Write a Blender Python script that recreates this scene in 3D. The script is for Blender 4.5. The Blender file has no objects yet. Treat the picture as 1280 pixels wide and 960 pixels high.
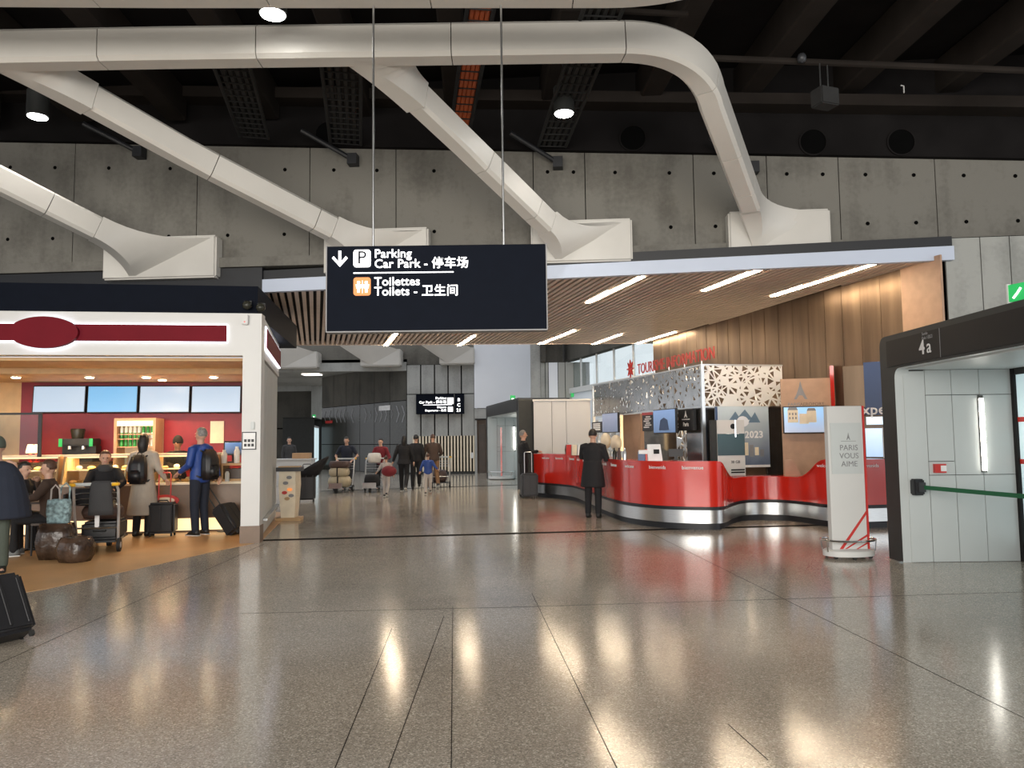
import bpy, bmesh, math, random
from mathutils import Vector, Matrix, Euler, geometry
random.seed(7)
R = math.radians
SC = bpy.context.scene
COL = SC.collection
# ------------------------------------------------------------ camera, world, light
FPX, PITCH, ROLL, CAMZ = 940.0, R(4.08), 0.012, 1.6
cam_d = bpy.data.cameras.new('camera'); cam_d.sensor_width = 36; cam_d.lens = FPX/1280*36; cam_d.clip_end = 300
cam = bpy.data.objects.new('camera', cam_d); COL.objects.link(cam)
CAMR = Matrix.Rotation(math.pi/2+PITCH, 4, 'X') @ Matrix.Rotation(-ROLL, 4, 'Z')
cam.matrix_world = Matrix.Translation((0, 0, CAMZ)) @ CAMR
SC.camera = cam
SC.view_settings.view_transform = 'Standard'; SC.view_settings.look = 'None'
SC.view_settings.gamma = 1; SC.view_settings.use_curve_mapping = False
SC.view_settings.exposure = 0.55
wd = bpy.data.worlds.new('daylight'); SC.world = wd; wd.use_nodes = True
bg = wd.node_tree.nodes['Background']; bg.inputs[0].default_value = (.92, .95, 1, 1); bg.inputs[1].default_value = .75
def light(name, kind, loc, power, col=(1, 1, 1), size=1, size_y=None, rot=(0, 0, 0), spot=None, parent=None):
    l = bpy.data.lights.new(name, kind); l.energy = power; l.color = col
    if kind == 'AREA':
        l.size = size
        if size_y: l.shape = 'RECTANGLE'; l.size_y = size_y
    elif kind == 'SPOT': l.spot_size = spot or R(100); l.spot_blend = .6; l.shadow_soft_size = size
    else: l.shadow_soft_size = size
    o = bpy.data.objects.new(name, l); COL.objects.link(o); o.location = loc; o.rotation_euler = rot
    if parent: o.parent = parent
    return o
# daylight of the glazed facade behind the photographer (window plane of the hall)
light('facade_daylight', 'AREA', (-3, -9.5, 4.2), 2700, (1, .94, .85), 22, 6.5, (R(86), 0, 0))
light('side_daylight', 'AREA', (14.5, 2.0, 3.2), 220, (.9, .96, 1), 9, 4.5, (R(90), 0, R(90)))

# ------------------------------------------------------------ geometry helpers
def ray(x, y):
    return (CAMR.to_3x3() @ Vector(((x-640)/FPX, -(y-480)/FPX, -1))).normalized()
def W(x, y, Y):
    d = ray(x, y); return Vector((0, 0, CAMZ)) + d*(Y/d.y)
def F(x, y, z=0):
    d = ray(x, y); return Vector((0, 0, CAMZ)) + d*((z-CAMZ)/d.z)
def frame(loc, deg):
    return Matrix.Translation((loc[0], loc[1], loc[2] if len(loc) > 2 else 0)) @ Matrix.Rotation(R(deg), 4, 'Z')
def on(M, x, y, d=0):                       # pixel -> local (x, z) on the frame's plane y = d
    Mi = M.inverted(); o = Mi @ Vector((0, 0, CAMZ)); r = Mi.to_3x3() @ ray(x, y)
    p = o + r*((d-o.y)/r.y); return p.x, p.z

class B:
    def __init__(s): s.bm = bmesh.new()
    def box(s, lo, hi, M=None):
        x0, y0, z0 = lo; x1, y1, z1 = hi
        co = [(x0,y0,z0),(x1,y0,z0),(x1,y1,z0),(x0,y1,z0),(x0,y0,z1),(x1,y0,z1),(x1,y1,z1),(x0,y1,z1)]
        return s.hexa(co, M)
    def hexa(s, co, M=None):
        v = [s.bm.verts.new(M @ Vector(c) if M else c) for c in co]
        for f in ((0,3,2,1),(4,5,6,7),(0,1,5,4),(1,2,6,5),(2,3,7,6),(3,0,4,7)): s.bm.faces.new([v[i] for i in f])
        return s
    def cbox(s, c, sz, M=None):
        return s.box([c[i]-sz[i]/2 for i in range(3)], [c[i]+sz[i]/2 for i in range(3)], M)
    def prism(s, poly, a, b, axis='z'):
        def P(p, h):
            return (p[0], p[1], h) if axis == 'z' else ((p[0], h, p[1]) if axis == 'y' else (h, p[0], p[1]))
        A = [s.bm.verts.new(P(p, a)) for p in poly]; C = [s.bm.verts.new(P(p, b)) for p in poly]
        n = len(poly)
        s.bm.faces.new(A[::-1]); s.bm.faces.new(C)
        for i in range(n): s.bm.faces.new((A[i], A[(i+1) % n], C[(i+1) % n], C[i]))
        return s
    def loft(s, rings, caps=True, closed=True):
        V = [[s.bm.verts.new(p) for p in r] for r in rings]; n = len(V[0])
        for a, b in zip(V, V[1:]):
            for i in range(n if closed else n-1): s.bm.faces.new((a[i], a[(i+1) % n], b[(i+1) % n], b[i]))
        if caps: s.bm.faces.new(V[0][::-1]); s.bm.faces.new(V[-1])
        return s
    def tube(s, pts, r, seg=8, asp=None, round_ends=False):
        pts = [Vector(p) for p in pts]; n = len(pts)
        rr = r if isinstance(r, (list, tuple)) else [r]*n
        tang = []
        for i in range(n):
            t = pts[min(i+1, n-1)]-pts[max(i-1, 0)]; tang.append(t.normalized() if t.length > 1e-9 else Vector((0, 0, 1)))
        ref = Vector((1, 0, 0)) if abs(tang[0].x) < .9 else Vector((0, 1, 0))
        u = (ref - tang[0]*ref.dot(tang[0])).normalized()
        rings = []
        P, RR, T = list(pts), list(rr), list(tang)
        if round_ends:
            hs = [(.95, .3), (.71, .7)]
            P = [pts[0]-tang[0]*rr[0]*a for a, b in hs]+P+[pts[-1]+tang[-1]*rr[-1]*a for a, b in hs[::-1]]
            RR = [rr[0]*b for a, b in hs]+RR+[rr[-1]*b for a, b in hs[::-1]]
            T = [tang[0]]*2+T+[tang[-1]]*2
        for p, q, t in zip(P, RR, T):
            u = (u - t*u.dot(t)).normalized(); w = t.cross(u)
            k = asp or (1, 1)
            rings.append([p+u*(q*k[0]*math.cos(2*math.pi*i/seg))+w*(q*k[1]*math.sin(2*math.pi*i/seg)) for i in range(seg)])
        return s.loft(rings)
    def cyl(s, p, q, r, r2=None, seg=16): return s.tube([p, q], [r, r if r2 is None else r2], seg)
    def ell(s, c, rad, seg=12, rings=8, M=None):
        T = Matrix.Translation(c) @ (M or Matrix()) @ Matrix.Diagonal((rad[0], rad[1], rad[2], 1))
        bmesh.ops.create_uvsphere(s.bm, u_segments=seg, v_segments=rings, radius=1, matrix=T); return s
    def rings(s, levels, seg=16, M=None):     # levels: (cx, cy, z, rx, ry)
        return s.loft([[(M @ Vector((cx+rx*math.cos(2*math.pi*i/seg), cy+ry*math.sin(2*math.pi*i/seg), z))) if M else
                        (cx+rx*math.cos(2*math.pi*i/seg), cy+ry*math.sin(2*math.pi*i/seg), z) for i in range(seg)] for cx, cy, z, rx, ry in levels])
    def lathe(s, prof, c=(0, 0, 0), seg=20):
        return s.loft([[(c[0]+r*math.cos(2*math.pi*i/seg), c[1]+r*math.sin(2*math.pi*i/seg), c[2]+z) for i in range(seg)] for r, z in prof])
    def bevel(s, w, seg=2):
        bmesh.ops.recalc_face_normals(s.bm, faces=s.bm.faces)
        ed = [e for e in s.bm.edges if len(e.link_faces) == 2 and e.calc_face_angle(0) > R(40)]
        bmesh.ops.bevel(s.bm, geom=ed, offset=w, segments=seg, affect='EDGES', clamp_overlap=True); return s
    def mesh(s, name, mat=None, smooth=False):
        bmesh.ops.recalc_face_normals(s.bm, faces=s.bm.faces)
        me = bpy.data.meshes.new(name); s.bm.to_mesh(me); s.bm.free()
        if mat: me.materials.append(mat)
        if smooth: me.polygons.foreach_set('use_smooth', [True]*len(me.polygons)); 
        if smooth == 'auto': me.set_sharp_from_angle(angle=R(38))
        return me
    def build(s, name, mat, parent=None, smooth=False, M=None):
        return link(name, s.mesh(name, mat, smooth), parent, M)
def link(name, me, parent=None, M=None):
    o = bpy.data.objects.new(name, me); COL.objects.link(o)
    if parent: o.parent = parent
    if M is not None: o.matrix_local = M
    return o
def thing(name, label, cat, M=None, group=None, loc=None, rz=0, kind=None):
    o = bpy.data.objects.new(name, None); COL.objects.link(o); o.empty_display_size = .1
    o.matrix_local = M if M is not None else frame(loc, rz)
    return tag(o, label, cat, group, kind)
def tag(o, label, cat, group=None, kind=None):
    if label: o['label'] = label
    if cat: o['category'] = cat
    if group: o['group'] = group
    if kind: o['kind'] = kind
    return o
def struct(o, label=None):
    o['kind'] = 'structure'
    if label: o['label'] = label
    return o
def copy_tree(o, parent=None):
    c = o.copy(); COL.objects.link(c); c.parent = parent
    for ch in list(o.children): copy_tree(ch, c)
    return c
_F = {}
def text(name, body, size, M, mat, parent=None, ext=.004, align='LEFT', bold=0.0, sx=1.0):
    cu = bpy.data.curves.new(name, 'FONT'); cu.body = body; cu.size = size; cu.extrude = ext; cu.align_x = align; cu.offset = bold*size
    cu.resolution_u = 3; cu.space_character = 1+bold*3
    t = bpy.data.objects.new(name, cu); COL.objects.link(t)
    bpy.context.view_layer.update()
    me = bpy.data.meshes.new_from_object(t.evaluated_get(bpy.context.evaluated_depsgraph_get()))
    bpy.data.objects.remove(t); bpy.data.curves.remove(cu)
    me.materials.clear(); me.materials.append(mat)
    # text plane: x right, z up, facing local -y
    T = Matrix(((sx, 0, 0, 0), (0, 0, -1, 0), (0, 1, 0, 0), (0, 0, 0, 1)))
    me.transform(T)
    return link(name, me, parent, M)
def at(x, y, z): return Matrix.Translation((x, y, z))
def remeshed(b, voxel, dec=.5, it=4):
    me0 = b.mesh('tmp'); o = bpy.data.objects.new('tmp', me0); COL.objects.link(o)
    m = o.modifiers.new('r', 'REMESH'); m.mode = 'VOXEL'; m.voxel_size = voxel
    if it:
        m = o.modifiers.new('s', 'SMOOTH'); m.factor = .5; m.iterations = it
    if dec < 1: m = o.modifiers.new('d', 'DECIMATE'); m.ratio = dec
    me = bpy.data.meshes.new_from_object(o.evaluated_get(bpy.context.evaluated_depsgraph_get()))
    bpy.data.objects.remove(o); bpy.data.meshes.remove(me0)
    me.polygons.foreach_set('use_smooth', [True]*len(me.polygons))
    return me

# ------------------------------------------------------------ materials
def mat(name, col, rough=.5, metal=0, emit=0, ecol=None, noise=(6, .08), bump=None, trans=0, alpha=1, coat=0, stretch=None, spec=None):
    m = bpy.data.materials.new(name); m.use_nodes = True; nt = m.node_tree; n = nt.nodes; L = nt.links
    p = n['Principled BSDF']
    tc = n.new('ShaderNodeTexCoord'); src = tc.outputs['Object']
    if stretch:
        mp = n.new('ShaderNodeMapping'); mp.inputs['Scale'].default_value = stretch; L.new(src, mp.inputs[0]); src = mp.outputs[0]
    nz = n.new('ShaderNodeTexNoise'); nz.inputs['Scale'].default_value = noise[0]; nz.inputs['Detail'].default_value = 5; L.new(src, nz.inputs['Vector'])
    cr = n.new('ShaderNodeValToRGB'); a = noise[1]
    cr.color_ramp.elements[0].position = .3; cr.color_ramp.elements[1].position = .7
    cr.color_ramp.elements[0].color = [c*(1-a) for c in col[:3]]+[1]; cr.color_ramp.elements[1].color = [min(1, c*(1+a)) for c in col[:3]]+[1]
    L.new(nz.outputs['Fac'], cr.inputs[0]); L.new(cr.outputs[0], p.inputs['Base Color'])
    p.inputs['Roughness'].default_value = rough; p.inputs['Metallic'].default_value = metal
    if emit:
        p.inputs['Emission Strength'].default_value = emit; p.inputs['Emission Color'].default_value = list(ecol or col)[:3]+[1]
    if trans: p.inputs['Transmission Weight'].default_value = trans
    if alpha < 1: p.inputs['Alpha'].default_value = alpha
    if coat: p.inputs['Coat Weight'].default_value = coat; p.inputs['Coat Roughness'].default_value = .06
    if spec is not None: p.inputs['Specular IOR Level'].default_value = spec
    if bump:
        nb = n.new('ShaderNodeTexNoise'); nb.inputs['Scale'].default_value = bump[0]; nb.inputs['Detail'].default_value = 4; L.new(src, nb.inputs['Vector'])
        bp = n.new('ShaderNodeBump'); bp.inputs['Strength'].default_value = bump[1]; bp.inputs['Distance'].default_value = .02
        L.new(nb.outputs['Fac'], bp.inputs['Height']); L.new(bp.outputs[0], p.inputs['Normal'])
    return m
def concrete(name, base, dark, rough=.8):
    m = mat(name, base, rough, bump=(30, .25)); nt = m.node_tree; n = nt.nodes; L = nt.links; p = n['Principled BSDF']
    tc = n.new('ShaderNodeNewGeometry')
    def nz(scale, st, det=6):
        mp = n.new('ShaderNodeMapping'); mp.inputs['Scale'].default_value = st; L.new(tc.outputs['Position'], mp.inputs[0])
        t = n.new('ShaderNodeTexNoise'); t.inputs['Scale'].default_value = scale; t.inputs['Detail'].default_value = det; L.new(mp.outputs[0], t.inputs['Vector']); return t
    a = nz(.9, (1, 1, 1)); b = nz(2.2, (1.6, 1.6, .18)); c = nz(14, (1, 1, 1))
    m1 = n.new('ShaderNodeMath'); m1.operation = 'MULTIPLY_ADD'; m1.inputs[1].default_value = .55; L.new(b.outputs['Fac'], m1.inputs[0]); L.new(a.outputs['Fac'], m1.inputs[2])
    m2 = n.new('ShaderNodeMath'); m2.operation = 'MULTIPLY_ADD'; m2.inputs[1].default_value = .35; L.new(c.outputs['Fac'], m2.inputs[0]); L.new(m1.outputs[0], m2.inputs[2])
    cr = n.new('ShaderNodeValToRGB'); cr.color_ramp.elements[0].position = .72; cr.color_ramp.elements[1].position = 1.12
    cr.color_ramp.elements[0].position = .70; cr.color_ramp.elements[1].position = 1.0
    cr.color_ramp.elements[0].color = list(dark)+[1]; cr.color_ramp.elements[1].color = list(base)+[1]
    L.new(m2.outputs[0], cr.inputs[0]); L.new(cr.outputs[0], p.inputs['Base Color'])
    return m
def terrazzo(name):
    m = bpy.data.materials.new(name); m.use_nodes = True; nt = m.node_tree; n = nt.nodes; L = nt.links; p = n['Principled BSDF']
    g = n.new('ShaderNodeNewGeometry')
    v = n.new('ShaderNodeTexVoronoi'); v.inputs['Scale'].default_value = 125; L.new(g.outputs['Position'], v.inputs['Vector'])
    sp = n.new('ShaderNodeSeparateColor'); L.new(v.outputs['Color'], sp.inputs[0])
    cr = n.new('ShaderNodeValToRGB'); e = cr.color_ramp.elements
    e[0].position = 0; e[0].color = (.20, .175, .142, 1); e[1].position = 1; e[1].color = (.62, .56, .48, 1)
    x = e.new(.45); x.color = (.33, .292, .24, 1); x = e.new(.85); x.color = (.40, .355, .295, 1)
    L.new(sp.outputs[0], cr.inputs[0])
    nz = n.new('ShaderNodeTexNoise'); nz.inputs['Scale'].default_value = .55; nz.inputs['Detail'].default_value = 6; L.new(g.outputs['Position'], nz.inputs['Vector'])
    mr = n.new('ShaderNodeMapRange'); mr.inputs[1].default_value = .3; mr.inputs[2].default_value = .7; mr.inputs[3].default_value = .95; mr.inputs[4].default_value = 1.35; L.new(nz.outputs['Fac'], mr.inputs[0])
    mx = n.new('ShaderNodeMix'); mx.data_type = 'RGBA'; mx.blend_type = 'MULTIPLY'; mx.inputs[0].default_value = 1
    L.new(cr.outputs[0], mx.inputs[6]); L.new(mr.outputs[0], mx.inputs[7]); L.new(mx.outputs[2], p.inputs['Base Color'])
    n2 = n.new('ShaderNodeTexNoise'); n2.inputs['Scale'].default_value = 3; n2.inputs['Detail'].default_value = 8; L.new(g.outputs['Position'], n2.inputs['Vector'])
    m3 = n.new('ShaderNodeMapRange'); m3.inputs[3].default_value = .10; m3.inputs[4].default_value = .17; L.new(n2.outputs['Fac'], m3.inputs[0]); L.new(m3.outputs[0], p.inputs['Roughness'])
    p.inputs['Specular IOR Level'].default_value = .62
    n3 = n.new('ShaderNodeTexNoise'); n3.inputs['Scale'].default_value = 90; L.new(g.outputs['Position'], n3.inputs['Vector'])
    bp = n.new('ShaderNodeBump'); bp.inputs['Strength'].default_value = .03; bp.inputs['Distance'].default_value = .01; L.new(n3.outputs['Fac'], bp.inputs['Height']); L.new(bp.outputs[0], p.inputs['Normal'])
    return m
def vgrad(name, cols, z0, z1, rough=.4, emit=0, axis=2):      # printed picture: vertical colour bands, broken up by noise
    m = bpy.data.materials.new(name); m.use_nodes = True; nt = m.node_tree; n = nt.nodes; L = nt.links; p = n['Principled BSDF']
    tc = n.new('ShaderNodeTexCoord'); s = n.new('ShaderNodeSeparateXYZ'); L.new(tc.outputs['Object'], s.inputs[0])
    nz = n.new('ShaderNodeTexNoise'); nz.inputs['Scale'].default_value = 5; nz.inputs['Detail'].default_value = 6; L.new(tc.outputs['Object'], nz.inputs['Vector'])
    mr = n.new('ShaderNodeMapRange'); mr.inputs[1].default_value = z0; mr.inputs[2].default_value = z1; L.new(s.outputs[axis], mr.inputs[0])
    ad = n.new('ShaderNodeMath'); ad.operation = 'MULTIPLY_ADD'; ad.inputs[1].default_value = .16; L.new(nz.outputs['Fac'], ad.inputs[0])
    sb = n.new('ShaderNodeMath'); sb.operation = 'SUBTRACT'; sb.inputs[1].default_value = .08; L.new(mr.outputs[0], sb.inputs[0]); L.new(sb.outputs[0], ad.inputs[2])
    cr = n.new('ShaderNodeValToRGB'); e = cr.color_ramp.elements
    for i, c in enumerate(cols):
        t = i/(len(cols)-1)
        k = e[0] if i == 0 else (e[1] if i == len(cols)-1 else e.new(t))
        if i in (0, len(cols)-1): k.position = t
        k.color = list(c)+[1]
    L.new(ad.outputs[0], cr.inputs[0]); L.new(cr.outputs[0], p.inputs['Base Color']); p.inputs['Roughness'].default_value = rough
    if emit: L.new(cr.outputs[0], p.inputs['Emission Color']); p.inputs['Emission Strength'].default_value = emit
    return m
MT = dict(
 floor=terrazzo('terrazzo'),
 joint=mat('floor_joint', (.022, .02, .018), .9, spec=.02),
 vinyl=mat('kiosk_floor', (.55, .32, .14), .34, noise=(2, .10), bump=(60, .05)),
 conc=concrete('board_concrete', (.172, .164, .143), (.108, .101, .087)),
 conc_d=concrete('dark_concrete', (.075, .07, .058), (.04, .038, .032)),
 conc_l=concrete('pale_concrete', (.34, .345, .325), (.25, .255, .24)),
 conc_m=concrete('grey_concrete', (.38, .385, .37), (.26, .265, .255)),
 hole=mat('hole_dark', (.004, .004, .004), .9, spec=0),
 roof=mat('roof_dark', (.011, .010, .010), .9, noise=(1, .3), spec=.05),
 rib=mat('rib_dark', (.024, .02, .0175), .9, noise=(1, .25), spec=.05),
 beam=mat('white_cladding', (.56, .54, .50), .38, noise=(1.5, .04), bump=(120, .03)),
 black=mat('matt_black', (.012, .013, .016), .5),
 navy=mat('sign_navy', (.004, .006, .012), .6, spec=.06),
 steel=mat('brushed_steel', (.55, .56, .56), .28, 1, noise=(8, .06), stretch=(1, 1, 12)),
 chrome=mat('chrome', (.7, .7, .7), .15, 1),
 white=mat('white_paint', (.58, .58, .57), .4, noise=(2, .02)),
 slat=mat('canopy_slat', (.68, .57, .49), .45, noise=(3, .06)),
 slatback=mat('canopy_void', (.02, .018, .017), .8),
 fascia=mat('canopy_fascia', (.52, .58, .70), .4, noise=(2, .02)),
 strip=mat('strip_light', (1, .93, .82), .5, emit=34, ecol=(1, .80, .56)),
 lamp=mat('downlight_glow', (1, 1, 1), .5, emit=30, ecol=(1, .98, .93)),
 warm=mat('warm_spot_glow', (1, .8, .5), .5, emit=25, ecol=(1, .8, .5)),
 halo=mat('halo_led', (.9, .92, 1), .5, emit=2.6, ecol=(.82, .86, 1)),
 letter=mat('lit_letter', (1, 1, 1), .5, emit=1.3),
 print=mat('white_print', (.75, .75, .75), .5),
 greyp=mat('grey_print', (.22, .22, .23), .5),
 orange=mat('lit_orange', (.5, .14, .03), .5, emit=.42, ecol=(1, .36, .10)),
 red=mat('counter_red', (.55, .022, .012), .2, noise=(2, .05), coat=.5),
 sred=mat('sign_red', (.52, .035, .03), .4),
 dred=mat('deep_red', (.15, .006, .014), .6, noise=(3, .05), spec=.12),
 wred=mat('kiosk_wall_red', (.22, .008, .018), .5),
 beige=mat('kiosk_beige', (.58, .38, .19), .6),
 tan=mat('tan_panel', (.42, .265, .175), .55),
 brownp=mat('brown_panel', (.16, .105, .07), .4),
 bronze=mat('bronze_panel', (.17, .118, .078), .34, .8, noise=(1.2, .3), stretch=(2.5, 2.5, .25)),
 perf=mat('perforated_steel', (.36, .36, .355), .22, 1, noise=(3, .15)),
 perf_lit=mat('perforated_steel_lit', (.78, .78, .76), .4, .15, noise=(3, .03)),  # booth steel again, with its bright reflected daylight painted into the colour
 soft=mat('soft_panel_light', (1, .95, .85), .5, emit=2.2, ecol=(1, .92, .8)),
 mirror=mat('dark_mirror', (.22, .22, .22), .12, .9),
 glass=mat('clear_glass', (.85, .93, .93), .03, trans=1, noise=(1, .01)),
 dglass=mat('tinted_glass', (.028, .027, .02), .25, .0, noise=(2, .2), spec=.3),
 frost=mat('frosted_glass', (.60, .74, .76), .35, emit=.28, ecol=(.62, .82, .88), noise=(1, .08)),
 panel=mat('portal_panel', (.50, .53, .53), .4, noise=(1.5, .03)),
 pframe=mat('portal_frame', (.032, .034, .033), .5, spec=.3),
 pdark=mat('portal_header', (.011, .010, .010), .45, spec=.2),
 tube=mat('strip_tube', (1, .97, .88), .5, emit=7, ecol=(1, .96, .86)),
 green=mat('belt_green', (.01, .10, .04), .6),
 exitg=mat('exit_green', (.01, .2, .05), .5, emit=.42, ecol=(.03, .6, .14)),
 wallw=mat('white_wall', (.74, .77, .82), .7, noise=(.4, .05)),
 part=mat('partition_white', (.5, .51, .53), .5, noise=(.5, .03)),
 rubber=mat('rubber', (.015, .015, .015), .7),
 yellow=mat('yellow_grip', (.8, .45, .02), .5),
 cable=mat('orange_cable', (.45, .09, .02), .6),
 skin=mat('skin', (.52, .31, .22), .55, noise=(9, .06)),
 skin2=mat('skin_deep', (.24, .13, .085), .55, noise=(9, .06)),
 cloth_black=mat('black_cloth', (.008, .008, .01), .85, bump=(60, .15)),
 cloth_navy=mat('navy_cloth', (.012, .017, .032), .85, bump=(60, .15)),
 cloth_blue=mat('blue_jacket', (.012, .05, .24), .55, bump=(14, .25)),
 cloth_grey=mat('greige_coat', (.40, .35, .29), .85, bump=(40, .15)),
 cloth_dgrey=mat('charcoal_cloth', (.04, .04, .042), .85, bump=(60, .15)),
 cloth_brown=mat('brown_cloth', (.055, .032, .022), .85, bump=(40, .2)),
 cloth_lbrown=mat('ochre_cloth', (.19, .10, .045), .85, bump=(40, .2)),
 cloth_red=mat('red_cloth', (.17, .012, .02), .8, bump=(30, .2)),
 cloth_pale=mat('pale_cloth', (.45, .41, .38), .85, bump=(40, .15)),
 cloth_green=mat('grey_green_cloth', (.06, .075, .06), .85, bump=(40, .15)),
 cloth_white=mat('white_cloth', (.62, .60, .56), .8, bump=(40, .15)),
 hair_b=mat('black_hair', (.01, .008, .007), .55, noise=(40, .4)),
 hair_br=mat('brown_hair', (.07, .03, .015), .55, noise=(40, .4)),
 hair_g=mat('grey_hair', (.22, .21, .2), .6, noise=(40, .3)),
 eye=mat('eye_dark', (.02, .015, .012), .3),
 lips=mat('lips', (.35, .12, .10), .5),
 shoe=mat('shoe_black', (.012, .012, .012), .45),
 shoe_g=mat('shoe_grey', (.16, .17, .17), .7),
 sole=mat('sole_white', (.6, .6, .58), .6),
 case=mat('suitcase_black', (.012, .012, .014), .4, bump=(80, .1)),
 case_g=mat('suitcase_grey', (.035, .037, .042), .45, bump=(80, .1)),
 case_br=mat('suitcase_brown', (.07, .04, .032), .5, bump=(40, .2)),
 wrapb=mat('wrapped_brown', (.05, .03, .02), .22, noise=(7, .6), bump=(9, .9)),
 canvas=mat('beige_canvas', (.42, .36, .25), .8, bump=(30, .25)),
 tote=mat('patterned_tote', (.25, .36, .38), .7, noise=(18, .7)),
 wood=mat('light_wood', (.52, .33, .16), .5, noise=(3, .15), stretch=(1, 8, 1)),
 dwood=mat('dark_wood', (.06, .035, .022), .4, noise=(3, .2)),
 bread=mat('pastry', (.62, .36, .13), .7, noise=(14, .3), bump=(20, .5)),
 cream=mat('cream_trim', (.75, .66, .5), .5),
 screen=mat('menu_screen', (.05, .06, .07), .3, emit=1, ecol=(.33, .41, .50), noise=(.8, .15)),
 screenb=mat('menu_screen_blue', (.03, .06, .08), .3, emit=1, ecol=(.13, .33, .54), noise=(.8, .2)),
 bottleg=mat('green_bottle', (.03, .28, .05), .15, noise=(4, .1)),
 bottlew=mat('pale_bottle', (.7, .72, .68), .2),
 bottlet=mat('bottle_cap', (.85, .85, .8), .4),
 shade=mat('lamp_shade', (1, .75, .45), .7, emit=3, ecol=(1, .66, .34)),
 plinth=mat('plinth_glow', (1, .85, .6), .5, emit=.85, ecol=(1, .66, .33)),
 fridgeglow=mat('fridge_glow', (.3, .22, .13), .5, emit=.16, ecol=(1, .75, .45)),
 card=mat('cardboard', (.45, .27, .14), .8),
 pscreen=vgrad('photo_screen_blue', [(.02, .05, .12), (.06, .14, .30), (.14, .26, .50), (.10, .2, .42)], .17, .37, .2, .5),
 trayd=mat('tray_dark', (.03, .03, .03), .8, spec=.1),
 tframe=mat('trolley_alu', (.5, .5, .5), .35, .5),
 pmount=mat('poster_mountain', (.12, .19, .27), .5),
 blued=mat('poster_blue', (.03, .07, .18), .4),
)
# ------------------------------------------------------------ floor
fl = struct(B().box((-32, -12, -.2), (22, 62, 0)).build('floor', MT['floor']))
def joint(p, q, w, m='joint', z=.0015):
    a = F(*p); b = F(*q); t = (b-a).normalized(); n = Vector((-t.y, t.x, 0))*(w/2)
    B().prism([(v.x, v.y) for v in (a-n, b-n, b+n, a+n)], -.02, z).build('floor_joint', MT[m], fl)
joint((327, 675.5), (1040, 656), .19); joint((400, 614), (650, 606), .22)
for p, q in (((300, 767), (640, 759)), ((640, 759), (1280, 740)), ((815, 667), (1400, 957)), ((330, 680), (-60, 856)), ((665, 742), (772, 962)),
             ((490, 785), (418, 962)), ((555, 770), (485, 962)), ((566, 758), (564, 962)), ((515, 640), (560, 671)), ((910, 905), (960, 950))):
    joint(p, q, .0045)
# orange-brown floor apron of the food kiosk, curved front edge
ap = [F(*p) for p in ((-420, 800), (-200, 778), (0, 746), (60, 736), (130, 720), (200, 705), (265, 690), (326, 677.5))]
apron = B().prism([(p.x, p.y) for p in ap]+[(-5.0, 17), (-14, 17)], -.02, .004).build('trim_1', MT['vinyl']); struct(apron)

# ------------------------------------------------------------ upper concrete wall
pa, pb = W(0, 300, 14.3), W(1280, 300, 13.0)
WANG = math.degrees(math.atan2(pb.y-pa.y, pb.x-pa.x))
WM = frame((pa.x, pa.y, 0), WANG)
def wtop(x): # sloping top line of the concrete, meets the dark soffit beam
    (x0, z0), (x1, z1) = on(WM, 0, 178), on(WM, 1280, 201); return z0+(x-x0)/(x1-x0)*(z1-z0)
def wbot(x):
    (x0, z0), (x1, z1) = on(WM, 0, 334), on(WM, 1183, 300); return z0+(x-x0)/(x1-x0)*(z1-z0)
wu = thing('wall_upper', None, None, M=WM); struct(wu)
edges = [on(WM, px, 260)[0] for px in (-330, -220, -120, -20, 92, 246, 387, 495, 667, 732, 868, 960, 1050, 1171, 1300, 1420, 1550)]
B().box((edges[0], .06, 4.75), (edges[-1], .3, 9)).build('wall_core', MT['hole'], wu)
g = .008
holeme = B().cyl((0, -.006, 0), (0, .01, 0), .035, seg=10).mesh('tie_hole', MT['hole'])
for i, (a, b) in enumerate(zip(edges, edges[1:])):
    B().hexa([(a+g, 0, wbot(a)), (b-g, 0, wbot(b)), (b-g, .08, wbot(b)), (a+g, .08, wbot(a)),
              (a+g, 0, wtop(a)), (b-g, 0, wtop(b)), (b-g, .08, wtop(b)), (a+g, .08, wtop(a))]).build('concrete_panel', MT['conc'], wu)
    for u in (.28, .78):
        x = a+(b-a)*u; h0, h1 = wbot(x), wtop(x)
        for v in (.22, .80): link('tie_hole', holeme, wu, at(x, 0, h0+(h1-h0)*v))
a, b = edges[0], edges[-1]
B().hexa([(a, -.16, wbot(a)-.16), (b, -.16, wbot(b)-.16), (b, .06, wbot(b)-.16), (a, .06, wbot(a)-.16),
          (a, -.16, wbot(a)+.02), (b, -.16, wbot(b)+.02), (b, .06, wbot(b)+.02), (a, .06, wbot(a)+.02)]).build('ledge', MT['conc'], wu)
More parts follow.
